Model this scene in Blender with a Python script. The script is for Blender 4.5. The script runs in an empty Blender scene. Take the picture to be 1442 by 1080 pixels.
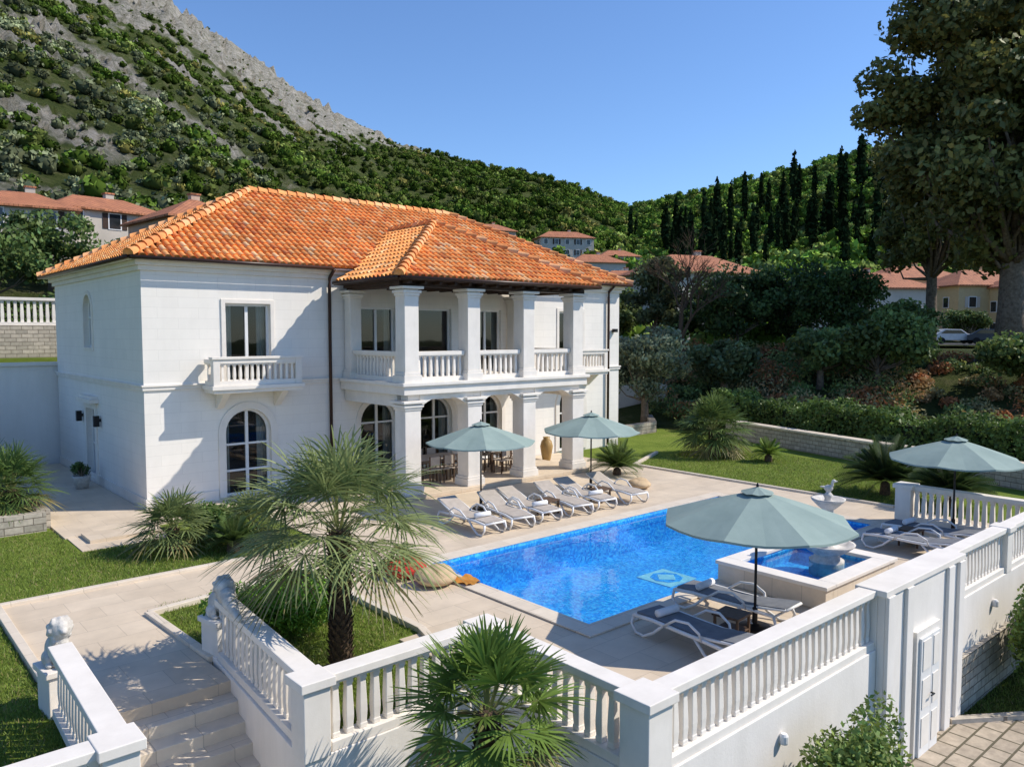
import bpy, math, random
import numpy as np
from mathutils import Vector, Matrix
from mathutils.geometry import tessellate_polygon
random.seed(3); rng=np.random.default_rng(3)
scn=bpy.context.scene
# ------------------------------------------------------------------ materials
def nt(name):
    m=bpy.data.materials.new(name); m.use_nodes=True
    n=m.node_tree.nodes; l=m.node_tree.links
    b=n['Principled BSDF']; return m,n,l,b
def ramp(n,l,fac,stops):
    r=n.new('ShaderNodeValToRGB'); e=r.color_ramp.elements
    while len(e)<len(stops): e.new(.5)
    for i,(p,c) in enumerate(stops):
        e[i].position=p; e[i].color=(c[0],c[1],c[2],1)
    l.new(fac,r.inputs[0]); return r.outputs[0]
def noise_(n,l,vec,scale,detail=5,rough=.6):
    t=n.new('ShaderNodeTexNoise'); t.inputs['Scale'].default_value=scale; t.inputs['Detail'].default_value=detail
    t.inputs['Roughness'].default_value=rough; l.new(vec,t.inputs['Vector']); return t.outputs['Fac']
def mixc(n,l,fac,a,b,mode='MIX'):
    m=n.new('ShaderNodeMix'); m.data_type='RGBA'; m.blend_type=mode
    if isinstance(fac,float): m.inputs[0].default_value=fac
    else: l.new(fac,m.inputs[0])
    for i,v in ((6,a),(7,b)):
        if isinstance(v,tuple): m.inputs[i].default_value=(v[0],v[1],v[2],1)
        else: l.new(v,m.inputs[i])
    return m.outputs[2]
def geopos(n):
    return n.new('ShaderNodeNewGeometry').outputs['Position']
def bump(n,l,b,h,strength,dist):
    k=n.new('ShaderNodeBump'); k.inputs['Strength'].default_value=strength; k.inputs['Distance'].default_value=dist
    l.new(h,k.inputs['Height']); l.new(k.outputs[0],b.inputs['Normal'])
def streak(n,l,col,amt):
    v=n.new('ShaderNodeVectorMath'); v.operation='MULTIPLY'; l.new(geopos(n),v.inputs[0]); v.inputs[1].default_value=(2.3,2.3,.5)
    f=noise_(n,l,v.outputs[0],1.0,8,.75); g=ramp(n,l,f,[(.33,(1-amt,1-amt*1.02,1-amt*1.08)),(.62,(1.0,)*3)])
    return mixc(n,l,1.0,col,g,'MULTIPLY')
def mat(name,c1,c2=None,scale=3,rough=.7,bs=0,bscale=40,spec=.3,metal=0,bdist=.01,stk=0):
    m,n,l,b=nt(name); p=geopos(n)
    c2=c2 or tuple(x*.8 for x in c1)
    f=noise_(n,l,p,scale); col=ramp(n,l,f,[(.3,c2),(.7,c1)])
    if stk: col=streak(n,l,col,stk)
    l.new(col,b.inputs['Base Color'])
    b.inputs['Roughness'].default_value=rough; b.inputs['Specular IOR Level'].default_value=spec; b.inputs['Metallic'].default_value=metal
    if bs: bump(n,l,b,noise_(n,l,p,bscale),bs,bdist)
    return m
def wallvec(n,l):
    s=n.new('ShaderNodeSeparateXYZ'); l.new(geopos(n),s.inputs[0])
    a=n.new('ShaderNodeMath'); a.operation='ADD'; l.new(s.outputs[0],a.inputs[0]); l.new(s.outputs[1],a.inputs[1])
    c=n.new('ShaderNodeCombineXYZ'); l.new(a.outputs[0],c.inputs[0]); l.new(s.outputs[2],c.inputs[1]); return c.outputs[0]
def brickmat(name,vec,w,h,c1,c2,mortar,ms,rough=.7,bs=.3,bd=.01,noise_amt=.35,nscale=2,off=.5,stk=0):
    m,n,l,b=nt(name)
    v=wallvec(n,l) if vec=='wall' else geopos(n)
    t=n.new('ShaderNodeTexBrick'); l.new(v,t.inputs['Vector']); t.offset=off
    t.inputs['Scale'].default_value=1; t.inputs['Brick Width'].default_value=w; t.inputs['Row Height'].default_value=h
    t.inputs['Mortar Size'].default_value=ms; t.inputs['Mortar Smooth'].default_value=.3; t.inputs['Bias'].default_value=0
    t.inputs['Color1'].default_value=(*c1,1); t.inputs['Color2'].default_value=(*c2,1); t.inputs['Mortar'].default_value=(*mortar,1)
    f=noise_(n,l,geopos(n),nscale,8,.65)
    g=ramp(n,l,f,[(.25,(1-noise_amt,)*3),(.75,(1.0,)*3)])
    col=mixc(n,l,1.0,t.outputs['Color'],g,'MULTIPLY')
    if stk: col=streak(n,l,col,stk)
    l.new(col,b.inputs['Base Color'])
    b.inputs['Roughness'].default_value=rough; b.inputs['Specular IOR Level'].default_value=.3
    inv=n.new('ShaderNodeMath'); inv.operation='SUBTRACT'; inv.inputs[0].default_value=1; l.new(t.outputs['Fac'],inv.inputs[1])
    bump(n,l,b,inv.outputs[0],bs,bd); return m
def attrmat(name,rough=.6,trans=.0,var=None,gain=1.0,diffuse=False):
    m,n,l,b=nt(name); a=n.new('ShaderNodeAttribute'); a.attribute_name='col'
    col=a.outputs['Color']
    if gain!=1: col=mixc(n,l,1.0,col,(gain,)*3,'MULTIPLY')
    if var:
        f=noise_(n,l,geopos(n),var,6); g=ramp(n,l,f,[(.3,(.72,)*3),(.7,(1.1,)*3)]); col=mixc(n,l,1.0,col,g,'MULTIPLY')
    if diffuse:
        n.remove(b); d=n.new('ShaderNodeBsdfDiffuse'); l.new(col,d.inputs[0]); l.new(d.outputs[0],n['Material Output'].inputs['Surface']); return m
    l.new(col,b.inputs['Base Color']); b.inputs['Roughness'].default_value=rough; b.inputs['Specular IOR Level'].default_value=.25
    if trans:
        t=n.new('ShaderNodeBsdfTranslucent'); l.new(col,t.inputs['Color'])
        x=n.new('ShaderNodeMixShader'); x.inputs[0].default_value=trans
        l.new(b.outputs[0],x.inputs[1]); l.new(t.outputs[0],x.inputs[2]); l.new(x.outputs[0],n['Material Output'].inputs['Surface'])
    return m
M={}
M['stucco']=brickmat('wall_stone_white','wall',1.15,.30,(.88,.835,.765),(.85,.81,.745),(.74,.70,.64),.005,rough=.75,bs=.2,bd=.005,noise_amt=.07,nscale=1.2,stk=.05)
M['trim']=mat('trim_white',(.85,.795,.72),(.76,.71,.64),scale=2.2,rough=.7,bs=.25,bscale=60,bdist=.004,stk=.07)
M['render']=mat('render_white',(.85,.80,.74),(.79,.745,.68),scale=.9,rough=.8,bs=.25,bscale=25,bdist=.01,stk=.09)
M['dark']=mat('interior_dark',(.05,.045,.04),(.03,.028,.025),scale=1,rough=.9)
M['curtain']=mat('curtain_white',(.75,.73,.69),(.62,.60,.57),scale=3,rough=.9)
M['stonecladding']=brickmat('stone_cladding','wall',.42,.17,(.66,.58,.47),(.46,.41,.33),(.26,.22,.17),.012,bs=.8,bd=.03,noise_amt=.45,nscale=6)
M['paving']=brickmat('stone_paving','floor',.9,.6,(.76,.63,.475),(.69,.565,.42),(.50,.41,.31),.005,rough=.6,bs=.2,bd=.004,noise_amt=.28,nscale=1.1)
M['coping']=brickmat('coping_stone','floor',.6,.6,(.78,.68,.545),(.72,.62,.495),(.50,.43,.34),.006,rough=.55,bs=.2,bd=.004,noise_amt=.18,nscale=3)
M['pathstone']=brickmat('path_stone','floor',.45,.34,(.60,.50,.38),(.46,.38,.29),(.15,.13,.08),.022,bs=.6,bd=.02,noise_amt=.5,nscale=5)
M['wood']=mat('dark_wood',(.06,.03,.018),(.03,.016,.01),scale=8,rough=.6)
M['pipe']=mat('downpipe_brown',(.05,.025,.018),rough=.35)
M['frame']=mat('window_frame_white',(.8,.79,.77),(.74,.73,.71),rough=.4)
M['tileunder']=mat('tile_underlay',(.52,.17,.06),(.34,.11,.04),scale=4,rough=.8)
M['tile']=attrmat('roof_tile',.75,0,var=1.2,gain=1.12)
M['leaf']=attrmat('leaf',.5,.3,gain=1.6)
M['forest']=attrmat('forest_foliage',.8,0,gain=1.8,diffuse=True)
M['bark']=mat('bark',(.24,.19,.14),(.09,.065,.045),scale=6,rough=.9,bs=.8,bscale=14,bdist=.03)
M['palmbark']=mat('palm_bark',(.15,.10,.06),(.05,.033,.022),scale=14,rough=.95,bs=1,bscale=30,bdist=.03)
M['canvas']=mat('umbrella_canvas',(.29,.37,.335),(.24,.315,.285),scale=2,rough=.85,bs=.1,bscale=300)
M['metal']=mat('dark_metal',(.03,.03,.032),(.02,.02,.02),rough=.4,metal=.6)
M['plastic']=mat('lounger_plastic_white',(.80,.79,.77),(.74,.73,.71),rough=.35,spec=.5)
M['slinggrey']=mat('sling_taupe',(.50,.44,.38),(.40,.35,.30),scale=6,rough=.8,bs=.3,bscale=200)
M['slingdark']=mat('sling_slate',(.21,.22,.24),(.15,.16,.18),scale=6,rough=.8)
M['towel']=mat('towel_white',(.8,.8,.8),(.7,.7,.7),rough=.95,bs=.4,bscale=80)
M['red']=mat('cushion_red',(.58,.045,.03),(.36,.02,.02),rough=.9,bs=.4,bscale=9,bdist=.05)
M['beige']=mat('beanbag_beige',(.62,.46,.28),(.46,.33,.2),rough=.9,bs=.5,bscale=7,bdist=.05)
M['mustard']=mat('throw_mustard',(.60,.28,.05),(.4,.15,.03),rough=.9,bs=.4,bscale=20)
M['gold']=mat('vase_ochre',(.45,.30,.12),(.3,.18,.06),rough=.4)
M['brown']=mat('rattan_brown',(.14,.085,.055),(.08,.05,.03),scale=20,rough=.6)
M['statue']=mat('statue_stone',(.76,.72,.65),(.44,.41,.37),scale=7,rough=.8,bs=.5,bscale=30,bdist=.02)
M['pink']=mat('plaster_pink',(.58,.42,.32),(.48,.35,.27),rough=.9)
M['cream']=mat('plaster_cream',(.60,.54,.46),(.46,.42,.36),scale=.5,rough=.9)
M['yellow']=mat('plaster_yellow',(.62,.48,.26),(.54,.41,.22),rough=.9)
M['farroof']=brickmat('far_roof_tile','floor',.3,.22,(.66,.27,.13),(.52,.21,.11),(.28,.11,.05),.03,bs=.5,bd=.04,noise_amt=.4,nscale=.8)
M['asphalt']=mat('asphalt',(.09,.09,.09),(.06,.06,.06),rough=.9)
M['rubber']=mat('rubber',(.02,.02,.02),rough=.8)
M['carwhite']=mat('car_paint_white',(.7,.7,.7),rough=.3,spec=.5)
M['cardark']=mat('car_paint_dark',(.04,.05,.07),rough=.3,spec=.5)
M['leafcore']=mat('hedge_core',(.02,.03,.012),(.01,.016,.006),rough=1)
def glassmat():
    m,n,l,b=nt('window_glass'); out=n['Material Output']; n.remove(b)
    t=n.new('ShaderNodeBsdfTransparent'); t.inputs[0].default_value=(.62,.68,.68,1)
    g=n.new('ShaderNodeBsdfGlossy'); g.inputs['Roughness'].default_value=.02
    fr=n.new('ShaderNodeFresnel'); fr.inputs[0].default_value=1.6
    k=n.new('ShaderNodeBump'); k.inputs['Strength'].default_value=.05; k.inputs['Distance'].default_value=.05
    l.new(noise_(n,l,geopos(n),1.2,1),k.inputs['Height']); l.new(k.outputs[0],g.inputs['Normal'])
    x=n.new('ShaderNodeMixShader'); l.new(fr.outputs[0],x.inputs[0]); l.new(t.outputs[0],x.inputs[1]); l.new(g.outputs[0],x.inputs[2])
    l.new(x.outputs[0],out.inputs['Surface']); return m
M['glass']=glassmat()
M['farglass']=mat('far_glass',(.03,.035,.04),(.015,.018,.02),rough=.1,spec=.6)
def watermat():
    m,n,l,b=nt('pool_water'); out=n['Material Output']; n.remove(b)
    t=n.new('ShaderNodeBsdfTransparent'); t.inputs[0].default_value=(.80,.95,.99,1)
    g=n.new('ShaderNodeBsdfGlossy'); g.inputs['Roughness'].default_value=.02
    fr=n.new('ShaderNodeFresnel'); fr.inputs[0].default_value=1.34
    k=n.new('ShaderNodeBump'); k.inputs['Strength'].default_value=.14; k.inputs['Distance'].default_value=.04
    h=noise_(n,l,geopos(n),2.2,3); l.new(h,k.inputs['Height']); l.new(k.outputs[0],g.inputs['Normal']); l.new(k.outputs[0],fr.inputs['Normal'])
    x=n.new('ShaderNodeMixShader'); l.new(fr.outputs[0],x.inputs[0]); l.new(t.outputs[0],x.inputs[1]); l.new(g.outputs[0],x.inputs[2])
    l.new(x.outputs[0],out.inputs['Surface']); return m
M['water']=watermat()
def pooltile():
    m,n,l,b=nt('pool_mosaic'); p=geopos(n)
    nz=n.new('ShaderNodeTexNoise'); nz.inputs['Scale'].default_value=2.2; l.new(p,nz.inputs['Vector'])
    mp=n.new('ShaderNodeVectorMath'); mp.operation='MULTIPLY_ADD'; l.new(nz.outputs['Color'],mp.inputs[0]); mp.inputs[1].default_value=(.25,.25,.25); l.new(p,mp.inputs[2])
    v=n.new('ShaderNodeTexVoronoi'); v.feature='F1'; v.distance='CHEBYCHEV'; v.inputs['Scale'].default_value=20; v.inputs['Randomness'].default_value=.0; l.new(mp.outputs[0],v.inputs['Vector'])
    w=n.new('ShaderNodeTexWhiteNoise'); l.new(v.outputs['Position'],w.inputs[0])
    c=ramp(n,l,w.outputs[0],[(0,(.008,.25,.74)),(.5,(.014,.42,.93)),(1,(.10,.64,1.0))])
    big=noise_(n,l,mp.outputs[0],.9,3,.5)
    l.new(mixc(n,l,1.0,c,ramp(n,l,big,[(.35,(.86,)*3),(.7,(1.1,)*3)]),'MULTIPLY'),b.inputs['Base Color'])
    b.inputs['Roughness'].default_value=.4; return m
M['pooltile']=pooltile()
M['medal']=mat('pool_medallion',(.50,.85,.80),(.3,.66,.68),scale=9,rough=.5)
def grassmat(name,a,b_,c):
    m,n,l,b=nt(name); p=geopos(n)
    f=noise_(n,l,p,.7,8,.7); g=noise_(n,l,p,35,4,.7)
    c1=ramp(n,l,f,[(.3,a),(.55,b_),(.8,c)])
    l.new(mixc(n,l,1.0,c1,ramp(n,l,g,[(.3,(.6,)*3),(.7,(1.25,)*3)]),'MULTIPLY'),b.inputs['Base Color'])
    b.inputs['Roughness'].default_value=.9; b.inputs['Specular IOR Level'].default_value=.1
    bump(n,l,b,g,.8,.04); return m
M['grass']=grassmat('lawn_grass',(.115,.17,.025),(.175,.235,.038),(.29,.29,.09))
def terrmat():
    m,n,l,b=nt('hill_terrain'); p=geopos(n)
    a=n.new('ShaderNodeAttribute'); a.attribute_name='col'
    s=n.new('ShaderNodeSeparateColor'); l.new(a.outputs['Color'],s.inputs[0])
    f=noise_(n,l,p,.035,12,.72); g=noise_(n,l,p,.35,10,.78)
    scrub=ramp(n,l,g,[(.3,(.035,.055,.015)),(.52,(.085,.11,.03)),(.74,(.22,.20,.11))])
    rock=ramp(n,l,g,[(.32,(.11,.12,.08)),(.46,(.27,.26,.21)),(.58,(.44,.41,.36)),(.72,(.60,.57,.52))])
    ad=n.new('ShaderNodeMath'); ad.operation='ADD'; l.new(s.outputs[0],ad.inputs[0]); l.new(f,ad.inputs[1])
    mm=n.new('ShaderNodeMapRange'); mm.inputs[1].default_value=.78; mm.inputs[2].default_value=.94; l.new(ad.outputs[0],mm.inputs[0])
    c=mixc(n,l,mm.outputs[0],scrub,rock)
    gr=ramp(n,l,noise_(n,l,p,1.5,8,.7),[(.3,(.07,.10,.02)),(.7,(.17,.19,.05))])
    l.new(mixc(n,l,s.outputs[1],c,gr),b.inputs['Base Color']); b.inputs['Roughness'].default_value=.95; b.inputs['Specular IOR Level'].default_value=.1
    bump(n,l,b,g,1.0,2.5); return m
M['terrain']=terrmat()
# ------------------------------------------------------------------ mesh helpers
def link(o,parent=None):
    scn.collection.objects.link(o)
    if parent: o.parent=parent
    return o
def empty(name):
    return link(bpy.data.objects.new(name,None))
class MB:
    def __init__(s): s.v=[]; s.f=[]; s.m=[]; s.mats=[]
    def mi(s,mt):
        if mt not in s.mats: s.mats.append(mt)
        return s.mats.index(mt)
    def add(s,vs,fs,mt):
        b=len(s.v); i=s.mi(mt); s.v+= [tuple(v) for v in vs]
        for f in fs: s.f.append([b+k for k in f]); s.m.append(i)
    def box(s,x0,x1,y0,y1,z0,z1,mt):
        s.add([(x0,y0,z0),(x1,y0,z0),(x1,y1,z0),(x0,y1,z0),(x0,y0,z1),(x1,y0,z1),(x1,y1,z1),(x0,y1,z1)],
              [(0,3,2,1),(4,5,6,7),(0,1,5,4),(1,2,6,5),(2,3,7,6),(3,0,4,7)],mt)
    def hexa(s,lo,hi,mt):
        s.add(list(lo)+list(hi),[(0,3,2,1),(4,5,6,7),(0,1,5,4),(1,2,6,5),(2,3,7,6),(3,0,4,7)],mt)
    def beam(s,p,q,w,z0,z1,mt,ext=0):
        d=Vector((q[0]-p[0],q[1]-p[1])); d.normalize(); n=Vector((-d.y,d.x))*w/2
        a=Vector(p[:2])-d*ext; b=Vector(q[:2])+d*ext
        c=[a-n,b-n,b+n,a+n]
        s.hexa([(k.x,k.y,z0) for k in c],[(k.x,k.y,z1) for k in c],mt)
    def prism(s,poly,z0,z1,mt):
        n=len(poly); vs=[(x,y,z0) for x,y in poly]+[(x,y,z1) for x,y in poly]
        fs=[tuple(range(n-1,-1,-1)),tuple(range(n,2*n))]+[(i,(i+1)%n,n+(i+1)%n,n+i) for i in range(n)]
        s.add(vs,fs,mt)
    def lathe(s,c,prof,n,mt,sq=False,phase=0,sy=1):
        vs=[];fs=[]
        for r,z in prof:
            for i in range(n):
                a=2*math.pi*i/n+phase; vs.append((c[0]+r*math.cos(a),c[1]+r*math.sin(a)*sy,c[2]+z))
        for j in range(len(prof)-1):
            for i in range(n):
                k=(i+1)%n; fs.append((j*n+i,j*n+k,(j+1)*n+k,(j+1)*n+i))
        fs.append(tuple(range(n-1,-1,-1))); fs.append(tuple((len(prof)-1)*n+i for i in range(n)))
        s.add(vs,fs,mt)
    def tube(s,pts,rad,n,mt):
        pts=[Vector(p) for p in pts]; 
        if not isinstance(rad,(list,tuple)): rad=[rad]*len(pts)
        vs=[];fs=[]; up=Vector((0,0,1))
        for i,p in enumerate(pts):
            d=(pts[min(i+1,len(pts)-1)]-pts[max(i-1,0)]); 
            if d.length<1e-6: d=Vector((0,0,1))
            d.normalize()
            ref=up if abs(d.z)<.9 else Vector((1,0,0))
            a=d.cross(ref).normalized(); b=a.cross(d)
            for k in range(n):
                t=2*math.pi*k/n; vs.append(p+(a*math.cos(t)+b*math.sin(t))*rad[i])
        for j in range(len(pts)-1):
            for i in range(n):
                k=(i+1)%n; fs.append((j*n+i,j*n+k,(j+1)*n+k,(j+1)*n+i))
        fs.append(tuple(range(n-1,-1,-1))); fs.append(tuple((len(pts)-1)*n+i for i in range(n)))
        s.add(vs,fs,mt)
    def obj(s,name,parent=None,smooth=False,bevel=0,loc=None,rotz=0,fix=True):
        me=bpy.data.meshes.new(name); me.from_pydata(s.v,[],s.f)
        for mt in s.mats: me.materials.append(M[mt])
        me.polygons.foreach_set('material_index',s.m)
        if smooth: me.polygons.foreach_set('use_smooth',[True]*len(s.f))
        me.update()
        if fix:
            import bmesh
            bm=bmesh.new(); bm.from_mesh(me); bmesh.ops.recalc_face_normals(bm,faces=bm.faces); bm.to_mesh(me); bm.free()
        o=bpy.data.objects.new(name,me); link(o,parent)
        if loc: o.location=loc
        o.rotation_euler[2]=rotz
        if bevel:
            b=o.modifiers.new('bevel','BEVEL'); b.width=bevel; b.segments=2; b.limit_method='ANGLE'
        return o
def npmesh(name,V,F,C,mts,parent=None,mi=None):
    V=np.asarray(V,dtype=np.float32); F=np.asarray(F,dtype=np.int32)
    me=bpy.data.meshes.new(name); k=F.shape[1]
    me.vertices.add(len(V)); me.vertices.foreach_set('co',V.ravel())
    me.loops.add(F.size); me.loops.foreach_set('vertex_index',F.ravel())
    me.polygons.add(len(F)); me.polygons.foreach_set('loop_start',np.arange(0,F.size,k,dtype=np.int32))
    try: me.polygons.foreach_set('loop_total',np.full(len(F),k,dtype=np.int32))
    except Exception: pass
    if mi is not None: me.polygons.foreach_set('material_index',mi)
    me.update(calc_edges=True)
    if C is not None:
        C=np.asarray(C,dtype=np.float32); a=me.attributes.new('col','FLOAT_COLOR','POINT')
        c4=np.ones((len(V),4),dtype=np.float32); c4[:,:3]=C; a.data.foreach_set('color',c4.ravel())
    for mt in mts: me.materials.append(M[mt])
    o=bpy.data.objects.new(name,me); return link(o,parent)
def unit(a): return a/np.maximum(np.linalg.norm(a,axis=1,keepdims=True),1e-9)
def leafquads(P,N,size,col,wr=.5,jit=.9):
    n=len(P); N=unit(N+rng.normal(size=(n,3))*jit); t=unit(np.cross(N,rng.normal(size=(n,3)))); b=np.cross(N,t)
    s=(size*(.6+.8*rng.random((n,1))))
    V=np.stack([P+t*s*.5,P+b*s*.5*wr,P-t*s*.5,P-b*s*.5*wr],1).reshape(-1,3)
    F=np.arange(4*n).reshape(-1,4); return V,F,np.repeat(col,4,axis=0)
class Acc:
    def __init__(s): s.V=[];s.F=[];s.C=[];s.n=0
    def add(s,V,F,C): s.V.append(V);s.F.append(np.asarray(F)+s.n);s.C.append(C);s.n+=len(V)
    def get(s): return np.concatenate(s.V),np.concatenate(s.F),np.concatenate(s.C)
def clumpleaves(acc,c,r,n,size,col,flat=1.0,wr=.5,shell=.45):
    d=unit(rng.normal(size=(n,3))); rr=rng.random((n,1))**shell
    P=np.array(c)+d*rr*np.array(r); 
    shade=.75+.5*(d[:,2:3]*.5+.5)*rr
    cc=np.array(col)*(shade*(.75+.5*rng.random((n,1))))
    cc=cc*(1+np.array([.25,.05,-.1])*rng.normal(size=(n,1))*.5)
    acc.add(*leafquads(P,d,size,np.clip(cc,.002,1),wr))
# ------------------------------------------------------------------ terrain
TH=[-180,-60,-20,0,16,24.8,35,40.5,46,57,63,72,81,100,120,180]
TS=[.0,.0,.12,.20,.215,.205,.172,.152,.190,.232,.282,.376,.44,.5,.4,.0]
TR=[400,400,420,420,400,420,520,640,600,560,550,520,500,480,450,400]
def sstep(a,b,x): t=np.clip((x-a)/(b-a),0,1); return t*t*(3-2*t)
_ph=rng.random((14,3))*6.28
def wob(x,y,L):
    z=0*x
    for i in range(7):
        a=_ph[i,0]; k=6.28/L*(1+.37*i); z=z+np.sin(k*(x*math.cos(a)+y*math.sin(a))+_ph[i,1])/(1+.6*i)
    return z/2.2
def H(x,y):
    x=np.asarray(x,float); y=np.asarray(y,float)
    r=np.hypot(x,y); th=np.degrees(np.arctan2(y,x))
    s=np.interp(th,TH,TS); R=np.interp(th,TH,TR); zr=5+s*R
    r0=np.interp(th,[-60,14,21,26,38,46,70,90],[62,110,105,75,75,58,52,48])
    w=sstep(8.6,11,y)*sstep(28,36,r); near=-2.1*(1-w)-.15*w
    fl=sstep(-40,0,th)*(1-sstep(120,170,th))
    z1=near+fl*(3.5-near)*sstep(40,60,r)*sstep(8.6,14,y)
    t=np.clip((r-r0)/(R-r0),0,1); p=np.interp(th,[0,35,40,46,58,70,90],[1.3,1.33,1.25,1.3,1.2,1.1,1.1])
    z=z1+(np.maximum(zr,3)-z1)*t**p*fl
    z=z+fl*(wob(x,y,140)*9*t*(1-t)*2+wob(y,x,37)*1.6*np.sqrt(t))
    z=np.where(r>R,z-(r-R)*.35,z); return np.maximum(z,-30.)
def rockmask(x,y):
    r=np.hypot(x,y); th=np.degrees(np.arctan2(y,x)); R=np.interp(th,TH,TR); t=r/R
    n=wob(x,y,70)*.22+wob(x,y,23)*.15
    up=sstep(56,65,th)*sstep(.60,.78,t+n*.45)
    mid=sstep(50,62,th)*.17*sstep(.15,.3,t)
    patch=sstep(56,66,th)*sstep(.28,.5,t)*.45*sstep(.15,.55,wob(x,y,48))
    ridge=.32*sstep(44,60,th)*sstep(.8,.95,t)
    low=.36*sstep(71,78,th)*(1-sstep(.34,.46,t))*sstep(-.2,.3,wob(y,x,40))
    return np.clip(up*.66+mid+ridge+low+patch+n*(mid>0)*.5,0,1)
ths=np.concatenate([np.arange(-180,5,4),np.arange(5,100,.3),np.arange(100,180,4)])
rs=np.concatenate([np.arange(0.5,64,1.5),64*np.exp(np.linspace(0,math.log(720/64),170)),[800,950,1200,1800,3000]])
TT,RR=np.meshgrid(np.radians(ths),rs,indexing='ij'); X=RR*np.cos(TT); Y=RR*np.sin(TT); Z=H(X,Y)
rk=rockmask(X,Y); Z=Z+rng.normal(size=Z.shape)*rk*2.0*sstep(60,200,RR)
ni,nj=X.shape; idx=np.arange(ni*nj).reshape(ni,nj)
i2=np.roll(idx,-1,axis=0)
F=np.stack([idx[:,:-1],idx[:,1:],i2[:,1:],i2[:,:-1]],-1).reshape(-1,4)
Cc=np.stack([rk,1-sstep(30,45,RR),0*rk],-1).reshape(-1,3)
npmesh('hill_terrain_ground',np.stack([X,Y,Z],-1).reshape(-1,3),F,Cc,['terrain'])
# ------------------------------------------------------------------ forest
def ucore(k,jit=.15):
    vs=[];fs=[];a,b=6,3
    for j in range(b+1):
        ph=math.pi*j/b
        for i in range(a):
            q=6.283*i/a; rj=1+random.uniform(-jit,jit)
            vs.append((math.sin(ph)*math.cos(q)*rj,math.sin(ph)*math.sin(q)*rj,math.cos(ph)*rj))
    for j in range(b):
        for i in range(a): fs.append((j*a+i,(j+1)*a+i,(j+1)*a+(i+1)%a,j*a+(i+1)%a))
    return np.array(vs)*k,np.array(fs)
def unit_tree(kind):
    ac=Acc()
    if kind=='cyp':
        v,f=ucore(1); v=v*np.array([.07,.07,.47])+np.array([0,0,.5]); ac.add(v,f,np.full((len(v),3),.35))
        n=110; z=rng.random(n); rad=.09*np.sin(np.pi*np.clip(z*.93+.05,0,1))**.6*(1-.35*z); a=rng.random(n)*6.28
        P=np.stack([rad*np.cos(a),rad*np.sin(a),z],1); N=np.stack([np.cos(a),np.sin(a),.3+0*a],1)
        ac.add(*leafquads(P,N,.09,(.6+.8*rng.random((n,1)))*np.ones((1,3)),.6,.5))
    else:
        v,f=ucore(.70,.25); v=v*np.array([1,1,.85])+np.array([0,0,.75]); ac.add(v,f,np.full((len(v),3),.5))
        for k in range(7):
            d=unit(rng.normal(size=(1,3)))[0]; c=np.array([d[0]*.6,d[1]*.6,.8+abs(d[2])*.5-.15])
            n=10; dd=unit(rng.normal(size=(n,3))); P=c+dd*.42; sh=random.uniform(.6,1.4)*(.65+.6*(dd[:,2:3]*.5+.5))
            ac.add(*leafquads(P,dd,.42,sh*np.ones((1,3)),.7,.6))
    return ac.get()
def scatter(name,variants,pos,scale,cols,zs=None):
    Vs=[];Fs=[];Cs=[];n0=0
    vi=rng.integers(0,len(variants),len(pos))
    for k,(v,f,c) in enumerate(variants):
        sel=np.where(vi==k)[0]
        if len(sel)==0: continue
        a=rng.random(len(sel))*6.28; ca,sa=np.cos(a),np.sin(a); s=scale[sel]
        x=(v[None,:,0]*ca[:,None]-v[None,:,1]*sa[:,None])*s[:,None]; y=(v[None,:,0]*sa[:,None]+v[None,:,1]*ca[:,None])*s[:,None]
        z=v[None,:,2]*(s if zs is None else zs[sel])[:,None]
        P=np.stack([x,y,z],-1)+pos[sel][:,None,:]
        C=c[None]*cols[sel][:,None,:]
        F=f[None]+(np.arange(len(sel))*len(v))[:,None,None]+n0
        Vs.append(P.reshape(-1,3));Fs.append(F.reshape(-1,4));Cs.append(C.reshape(-1,3)); n0+=len(sel)*len(v)
    return npmesh(name,np.concatenate(Vs),np.concatenate(Fs),np.concatenate(Cs),['forest'])
houses=[ # th, r, w, d, h, yaw, wallmat
 (70.6,68,7,8,5.6,.1,'pink'),(76.2,78,9,6,2.4,.15,'cream'),(80.5,74,7,6,2.4,-.1,'cream'),
 (45.2,205,14,8,5.2,-.5,'cream'),(41.4,222,11,8,4.6,-.5,'cream'),(50.4,195,10,8,3.6,-.3,'pink'),(43.0,165,11,8,3.6,-.5,'cream'),(41.0,140,9,7,3.2,-.6,'cream'),
 (36.2,90,12.5,9,6.8,-.35,'cream'),(25.5,100,14,8,4.4,-.6,'cream'),(22.3,125,12,8,5,-.5,'yellow'),(18.6,118,11,9,6.2,-.6,'yellow'),(14.5,115,12,9,6.5,-.6,'yellow')]
hp=[(r*math.cos(math.radians(t)),r*math.sin(math.radians(t))) for t,r,*_ in houses]
N0=22000
th=rng.uniform(6,100,N0); R=np.interp(th,TH,TR); rr=62+(R*1.0-62)*rng.random(N0)**.85
px=rr*np.cos(np.radians(th)); py=rr*np.sin(np.radians(th)); rk=rockmask(px,py)
keep=rng.random(N0)>np.clip(rk*1.35,0,.82)
keep&=~((th<30)&(rr<104))
for (hx,hy),hh in zip(hp,houses):
    d=np.hypot(px-hx,py-hy); keep&=d>hh[2]*.7
    dr=hh[1]-rr; da=np.abs(th-hh[0])*hh[1]/57.3; keep&=~((dr>0)&(dr<18)&(da<hh[2]*.5))
px,py,rr,th,rk=px[keep],py[keep],rr[keep],th[keep],rk[keep]
sc=(1.1+2.1*rng.random(len(px))**1.6)*(1-.68*np.clip(rk*1.3,0,1))*np.interp(rr,[60,300,600],[.75,.95,1.1]); sc*=np.interp(th,[45,60,80],[1.1,.92,.82])
olive=(rng.random(len(px))<.55)&(th>66)&(rr<230)
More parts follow.
